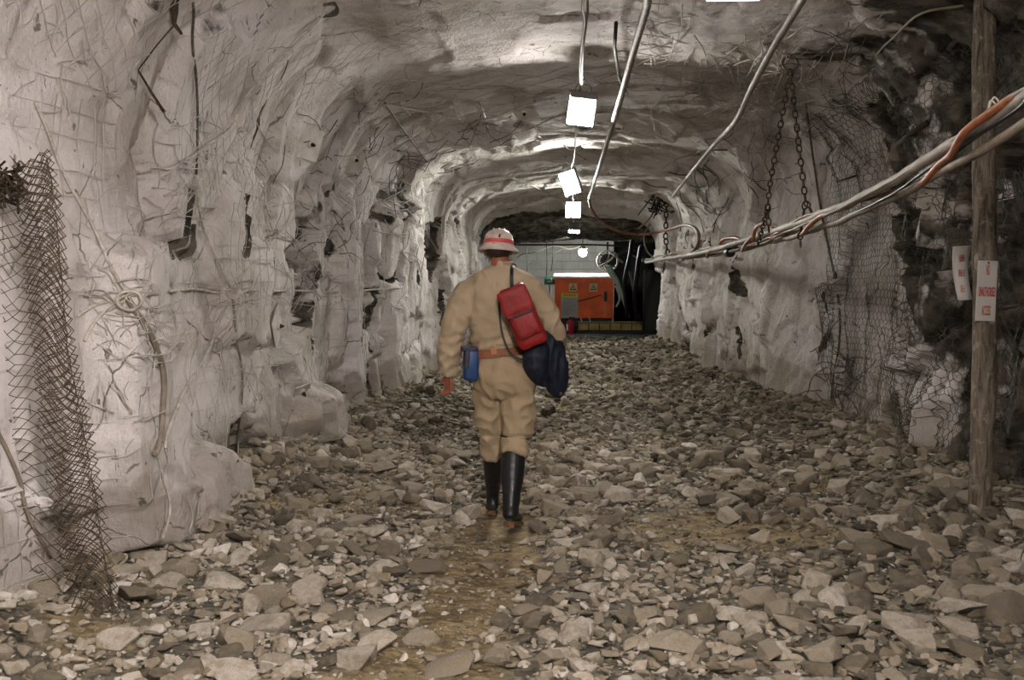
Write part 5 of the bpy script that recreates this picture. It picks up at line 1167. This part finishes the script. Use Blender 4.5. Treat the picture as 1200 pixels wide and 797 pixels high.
# --- rubber boots
RB = simple('black_rubber_boot', (0.012, 0.012, 0.014), 0.38, var=0.4, scale=6, spec=0.4); MUD = simple('muddy_sole', (0.22, 0.11, 0.045), 0.8, var=0.6, scale=18, dark=(0.02, 0.015, 0.012), bump=0.004)
def bootwr(c, n): return 0.0025*mnoise.noise(Vector((c.x*14, c.y*14, c.z*30)))
def boot(top, ankle, heel, toe, rt, lab):
    top = np.array(top); ankle = np.array(ankle); heel = np.array(heel); toe = np.array(toe)
    shaft = loft([(top, rt, rt), (top*0.97+ankle*0.03, rt*1.02, rt*1.02), (top*0.6+ankle*0.4, rt*0.99, rt*0.99), (top*0.25+ankle*0.75, rt*0.80, rt*0.82), (ankle, rt*0.70, rt*0.78), (ankle*0.3+heel*0.7, rt*0.66, rt*0.70)], 18)
    d_ = (toe-heel); Lf = np.linalg.norm(d_); d_ /= Lf; upv = np.array([0, 0, 1.])-d_*d_[2]; upv /= np.linalg.norm(upv); sd = np.cross(d_, upv)
    rings = []
    for s_, w, h in [(-0.035, 0.028, 0.030), (0.0, 0.036, 0.038), (0.07, 0.036, 0.045), (0.14, 0.040, 0.036), (0.20, 0.044, 0.028), (Lf, 0.026, 0.018)]: rings.append((heel+d_*s_+upv*h*0.9, w, h))
    C = catmull([r[0] for r in rings], 3); R = catmull([(r[1], r[2], 0) for r in rings], 3); th = np.arange(16)/16*2*PI
    V = (C[:, None]+R[:, 0][:, None, None]*np.cos(th)[None, :, None]*sd+R[:, 1][:, None, None]*np.sin(th)[None, :, None]*upv).reshape(-1, 3); F = []
    n = len(C)
    for i in range(n-1):
        for j in range(16): F.append((i*16+j, i*16+(j+1) % 16, (i+1)*16+(j+1) % 16, (i+1)*16+j))
    F.append(tuple(range(16))); F.append(tuple((n-1)*16+j for j in range(16))[::-1])
    b = remeshed('boot', [shaft, (V, F)], 0.0065, RB, root, bootwr, 3); b['label'] = lab
    bm = bmesh.new(); prof = [(-0.040, 0.022), (-0.02, 0.036), (0.03, 0.037), (0.08, 0.032), (0.15, 0.043), (0.20, 0.046), (Lf-0.01, 0.034), (Lf+0.012, 0.012)]
    lo = []; hi = []
    for s_, w in prof:
        for arr, z in ((lo, -0.016), (hi, 0.006)):
            arr.append((bm.verts.new(heel+d_*s_-sd*w+upv*z), bm.verts.new(heel+d_*s_+sd*w+upv*z)))
    for a, c in zip(lo, lo[1:]): bm.faces.new((a[0], a[1], c[1], c[0]))
    for a, c in zip(hi, hi[1:]): bm.faces.new((a[0], c[0], c[1], a[1]))
    for (a, c), (e, g) in zip(zip(lo, lo[1:]), zip(hi, hi[1:])): bm.faces.new((a[0], c[0], g[0], e[0])); bm.faces.new((a[1], e[1], g[1], c[1]))
    bm.faces.new((lo[0][0], hi[0][0], hi[0][1], lo[0][1])); bm.faces.new((lo[-1][0], lo[-1][1], hi[-1][1], hi[-1][0])); bmesh.ops.recalc_face_normals(bm, faces=bm.faces)
    for k, e in enumerate((0.0,)): bm_box(bm, tuple(heel+d_*0.0-upv*0.022), (0.062, 0.06, 0.02), Matrix((sd, d_, upv)).transposed(), 0.004)
    so = bm_obj('sole', bm, MUD, b, False); so.matrix_parent_inverse = b.matrix_world.inverted() if False else Matrix.Identity(4)
    return b, so
gl = gz(Q(577, 597, 0.40)[0], 7.33)+0.035; gr = gz(Q(600, 612, 0.05)[0], 6.98)+0.03
toeL = np.array([Q(575, 600, 0.5)[0], 7.55, gl]); heelL = np.array([Q(577, 600, 0.36)[0], 7.31, gl+0.004])
toeR = np.array([Q(607, 612, 0.12)[0], 7.01, gr+0.004]); heelR = np.array([Q(598, 604, -0.13)[0], 6.775, gr+0.055])
boot(Q(578, 529, 0.20), np.array([heelL[0], heelL[1]+0.02, gl+0.11]), heelL, toeL, 0.064, 'left boot, planted ahead')
boot(Q(602, 530, 0.0), heelR+np.array([0.004, 0.025, 0.10]), heelR, toeR, 0.076, 'right boot, heel lifted with muddy sole')
# --- belt, self-rescuer
BR = simple('brown_leather_belt', (0.22, 0.085, 0.035), 0.5, var=0.35, scale=30)
bm = bmesh.new(); n = 48; bc = Q(583.5, 412); V_ = []
for k in range(n):
    a = 2*PI*k/n; c_, s_ = math.cos(a), math.sin(a); z = bc[2]+0.10*c_*0.17
    V_.append([bm.verts.new((bc[0]+(0.170+o_)*c_, bc[1]+(0.140+o_)*s_, z+dz)) for o_, dz in ((0.006, -0.026), (0.015, -0.026), (0.015, 0.026), (0.006, 0.026))])
for k in range(n):
    a, b = V_[k], V_[(k+1) % n]
    for j in range(4): bm.faces.new((a[j], b[j], b[(j+1) % 4], a[(j+1) % 4]))
bmesh.ops.recalc_face_normals(bm, faces=bm.faces); belt = pp(bm_obj('belt', bm, BR, root))
c = Q(578.5, 411.5, -0.158); bm = bmesh.new(); bm_box(bm, tuple(c), (0.035, 0.008, 0.04), (0, -0.1, 0), 0.003); pp(bm_obj('belt_patch', bm, simple('worn_orange_patch', (0.45, 0.2, 0.09)), root))
BL = simple('blue_plastic_case', (0.02, 0.06, 0.17), 0.4, var=0.35, scale=8)
c = Q(552, 427, -0.085); t2 = empty('self_rescuer_case', c); bpy.data.objects.remove(t2)
bm = bmesh.new(); bm_box(bm, tuple(c), (0.092, 0.10, 0.20), (0, 0.06, 0.2), 0.022); cs = pp(bm_obj('rescuer_case', bm, BL, root, True)); cs['label'] = 'blue case on the belt'
bm = bmesh.new(); bm_box(bm, tuple(Q(549.5, 409, -0.085)), (0.098, 0.106, 0.035), (0, 0.06, 0.2), 0.012); bm_box(bm, tuple(Q(546.5, 420, -0.09)), (0.03, 0.112, 0.12), (0, 0.06, 0.2), 0.006); cap_ = pp(bm_obj('case_cap', bm, simple('dark_blue_cap', (0.015, 0.02, 0.045), 0.4), root))
T = Tubes(); T.add(catmull([Q(549, 412, -0.12), Q(547, 425, -0.125), Q(549, 440, -0.12)], 4), 0.006, 6); pp(T.build('case_strap', M['black'], root))
# --- helmet
HW = simple('scuffed_white_helmet', (0.62, 0.50, 0.44), 0.35, var=0.35, scale=12); HR = simple('faded_red_stripe', (0.60, 0.09, 0.09), 0.35, var=0.25, scale=14)
hz = Q(584, 290, 0.03); Mh = Matrix.Translation(Vector(hz)) @ Euler((-0.10, 0.05, 0)).to_matrix().to_4x4()
bm = bmesh.new(); lathe(bm, [(0.095, -0.022), (0.125, -0.030), (0.130, -0.026), (0.126, -0.012), (0.104, 0.004), (0.094, 0.022), (0.091, 0.05), (0.083, 0.078), (0.064, 0.100), (0.036, 0.113), (0.0001, 0.117)], 36, Mh, 1, 1.15)
hm = pp(bm_obj('helmet', bm, HW, root, True))
bm = bmesh.new(); lathe(bm, [(0.0955, 0.020), (0.0972, 0.0205), (0.0957, 0.040), (0.0940, 0.046), (0.0915, 0.046)], 36, Mh, 1, 1.15); o = bm_obj('helmet_stripe', bm, HR, hm, True); o.matrix_parent_inverse = hm.matrix_parent_inverse.copy() if False else Matrix.Identity(4)
bm = bmesh.new(); bm_box(bm, (0.004, -0.109, 0.0), (0.07, 0.008, 0.034), (0.25, 0, 0), 0.006); bmesh.ops.transform(bm, matrix=Mh, verts=bm.verts); o = bm_obj('helmet_badge', bm, simple('cream_badge', (0.55, 0.45, 0.3)), hm); 
bm = bmesh.new(); bm_box(bm, (0.010, -0.101, 0.060), (0.012, 0.012, 0.024), (0.3, 0.3, 0), 0.003); bmesh.ops.transform(bm, matrix=Mh, verts=bm.verts); o = bm_obj('lamp_clip', bm, M['black'], hm)
bm = bmesh.new()
for k in range(3): bm_box(bm, (0, 0, 0.0), (0.001, 0.001, 0.001))
bm.free()
# ribs over the crown
T = Tubes()
for sx in (-0.035, 0, 0.035): T.add(np.array([tuple(Mh @ Vector((sx*math.sqrt(max(0, 1-(a/1.75)**2)), -1.15*0.092*math.sin(a)*0.98, 0.052+0.066*math.cos(a)))) for a in np.linspace(-1.25, 1.25, 14)]), 0.004, 6)
T.build('crown_ridges', HW, hm)
hair = ell(hc+np.array([0, -0.012, -0.022]), 0.079, 0.094, 0.062)
remeshed('hair', [hair], 0.006, HAIR, root, lambda c, n: 0.003*mnoise.noise(c*60), 1)
# eyes and brows on the far side of the head
for sx in (-1, 1):
    bm = bmesh.new(); bmesh.ops.create_uvsphere(bm, u_segments=12, v_segments=8, radius=0.011, matrix=Matrix.Translation(Vector(hc)+Vector((sx*0.030, 0.088, 0.004)))); pp(bm_obj('eye', bm, simple('eye_white', (0.7, 0.68, 0.65), 0.2), root, True))

# ------------------------------------------------------------------ red bag and navy jacket carried by the person
RD = simple('red_nylon', (0.26, 0.012, 0.010), 0.5, var=0.35, scale=10, bump=0.004); RD2 = simple('dark_red_nylon', (0.13, 0.008, 0.008), 0.5, var=0.3, scale=10)
bc = P(612.5, 371, 6.70); t = empty('shoulder_bag', bc); t.rotation_euler = (0.06, -0.40, 0.0)
tag(t, 'red nylon bag slung on a black strap across the back of the walking person', 'bag')
SB = FOC/6.70*1.0
bw, bh, bd = 34.5/SB, 74/SB, 0.13
def softbox(w, d_, h, cx, cy, cz, taper=0.93, seed=0, amp=0.006, cuts=9, rad=0.035):
    bm = bmesh.new(); bmesh.ops.create_cube(bm, size=1.0); bmesh.ops.subdivide_edges(bm, edges=bm.edges[:], cuts=cuts, use_grid_fill=True)
    for v in bm.verts:
        p = v.co*2; s = Vector((p.x*w/2, p.y*d_/2, p.z*h/2)); q = Vector([math.copysign(max(abs(a)-rad, 0), a) for a in s]) if True else s
        r_ = s-q; lim = Vector([min(rad, b/2) for b in (w, d_, h)])
        core = Vector([max(-(b/2-l), min(b/2-l, a)) for a, b, l in zip(s, (w, d_, h), lim)]); dlt = s-core
        if dlt.length > 1e-6:
            mx = max(abs(dlt.x)/lim.x, abs(dlt.y)/lim.y, abs(dlt.z)/lim.z); e = Vector((dlt.x/lim.x, dlt.y/lim.y, dlt.z/lim.z)).normalized()*mx; s = core+Vector((e.x*lim.x, e.y*lim.y, e.z*lim.z))
        k = taper+(1-taper)*(0.5-p.z*0.5); s.x *= k
        s += s.normalized()*amp*mnoise.noise(s*14+Vector((seed, 0, 0)))*2; v.co = s+Vector((cx, cy, cz))
    return bm
bm_obj('bag_body', softbox(bw, bd, bh, 0, 0, 0, 0.95, 1, 0.006, 9, 0.03), RD, t, True)
fl = bm_obj('bag_flap', softbox(bw*1.03, 0.03, bh*0.42, 0, -bd/2+0.002, bh*0.285, 1.0, 2, 0.004, 7, 0.012), RD, t, True)
bm_obj('front_pocket', softbox(bw*0.88, 0.045, bh*0.40, 0.004, -bd/2-0.006, -bh*0.13, 0.97, 3, 0.004, 7, 0.02), RD, t, True)
bm = bmesh.new(); bm_box(bm, (0.01, -bd/2-0.030, bh*0.045), (bw*0.70, 0.008, 0.010), (0, 0.05, 0), 0.003); bm_obj('zipper', bm, M['black'], t)
bm = bmesh.new(); bm_box(bm, (0.0, -bd/2-0.016, bh*0.078), (bw*0.96, 0.012, 0.016), (0, 0, 0), 0.004); bm_obj('flap_hem', bm, RD2, t)
T = Tubes(); T.add(catmull([(-bw*0.38, -bd/2-0.022, bh*0.0), (-bw*0.36, -bd/2-0.028, -bh*0.2), (-bw*0.1, -bd/2-0.03, -bh*0.31), (bw*0.25, -bd/2-0.028, -bh*0.26), (bw*0.40, -bd/2-0.02, -bh*0.05)], 6), 0.004, 6); T.build('pocket_seam', RD2, t)
bm = bmesh.new(); bm_box(bm, (-bw*0.50, 0, bh*0.05), (0.008, bd*0.8, bh*0.8), None, 0.003); bm_obj('side_piping', bm, RD2, t)
Mi = (Matrix.Translation(t.location) @ Euler(t.rotation_euler).to_matrix().to_4x4()).inverted()
def strap(pts, name, w=0.018, th=0.0035):
    c = catmull([tuple(Mi @ Vector(tuple(p))) for p in pts], 6); tt = np.gradient(c, axis=0); tt /= np.linalg.norm(tt, axis=1, keepdims=True)
    bm = bmesh.new(); R = []
    for p, d_ in zip(c, tt):
        sdv = np.cross(d_, [0, -1., 0]); sdv /= np.linalg.norm(sdv)+1e-9; nv_ = np.cross(sdv, d_)
        R.append([bm.verts.new(p+sdv*a*w/2+nv_*b*th/2) for a, b in ((-1, -1), (1, -1), (1, 1), (-1, 1))])
    for a, b in zip(R, R[1:]):
        for j in range(4): bm.faces.new((a[j], a[(j+1) % 4], b[(j+1) % 4], b[j]))
    bm.faces.new(R[0][::-1]); bm.faces.new(R[-1]); bm_obj(name, bm, M['black'], t)
strap([P(602, 352, 6.72), P(600, 336, 6.79), P(599.5, 322, 6.815), P(600, 314.5, 6.85), P(602, 310.5, 6.93), P(604, 315, 7.03), P(604, 330, 7.07), P(600, 360, 7.085)], 'shoulder_strap', 0.022)
strap([P(585, 352, 6.74), P(586, 372, 6.765), P(588, 388, 6.77), P(592, 402, 6.765), P(599, 414, 6.75), P(610, 421, 6.74), P(618, 418, 6.72)], 'loose_strap', 0.013)
NV = simple('navy_padded_fabric', (0.008, 0.012, 0.024), 0.55, var=0.35, scale=10)
jroot = empty('jacket', P(640, 400, 6.9)); tag(jroot, 'dark navy jacket draped over the right forearm of the walking person, below the red bag', 'jacket')
def jf(c, n): return 0.016*(1-2*abs(mnoise.noise(Vector((c.x*16, c.y*12, c.z*5+2)))))+0.007*mnoise.noise(c*22)
jk = [loft([(Q(645, 394, 0.03), 0.030, 0.05), (Q(648, 404, 0.04), 0.055, 0.085), (Q(650, 420, 0.03), 0.068, 0.08), (Q(652, 438, 0.02), 0.066, 0.07), (Q(653, 454, 0.02), 0.052, 0.055), (Q(655, 464, 0.02), 0.022, 0.03)], 18),
      loft([(Q(630, 400, -0.08), 0.05, 0.05), (Q(628, 414, -0.10), 0.075, 0.055), (Q(628, 428, -0.10), 0.070, 0.055), (Q(632, 440, -0.07), 0.050, 0.045), (Q(638, 448, -0.04), 0.022, 0.03)], 18),
      loft([(Q(632, 396, -0.06), 0.04, 0.05), (Q(641, 404, -0.02), 0.07, 0.07), (Q(644, 425, -0.02), 0.06, 0.06), (Q(646, 445, 0), 0.03, 0.04)], 16)]
remeshed('jacket_shell', jk, 0.0075, NV, jroot, jf, 3)
rf = P(657.5, 461.5, 6.90); bm = bmesh.new(); bm_box(bm, tuple(rf), (0.016, 0.012, 0.02), (0.3, 0.3, 0), 0.004); o = bm_obj('cuff_tab', bm, simple('brown_tab', (0.12, 0.05, 0.04)), jroot); o.matrix_parent_inverse = Matrix.Translation(-jroot.location)

# ------------------------------------------------------------------ world and look
w = bpy.data.worlds.new('world'); scene.world = w; w.use_nodes = True; w.node_tree.nodes['Background'].inputs[0].default_value = (0, 0, 0, 1); w.node_tree.nodes['Background'].inputs[1].default_value = 0
scene.view_settings.view_transform = 'Standard'; scene.view_settings.look = 'None'; scene.view_settings.gamma = 1; scene.view_settings.use_curve_mapping = False
scene.view_settings.exposure = 0.1
scene.cycles.use_denoising = True
scene.cycles.max_bounces = 8; scene.cycles.diffuse_bounces = 5
scene.cycles.sample_clamp_indirect = 4.0
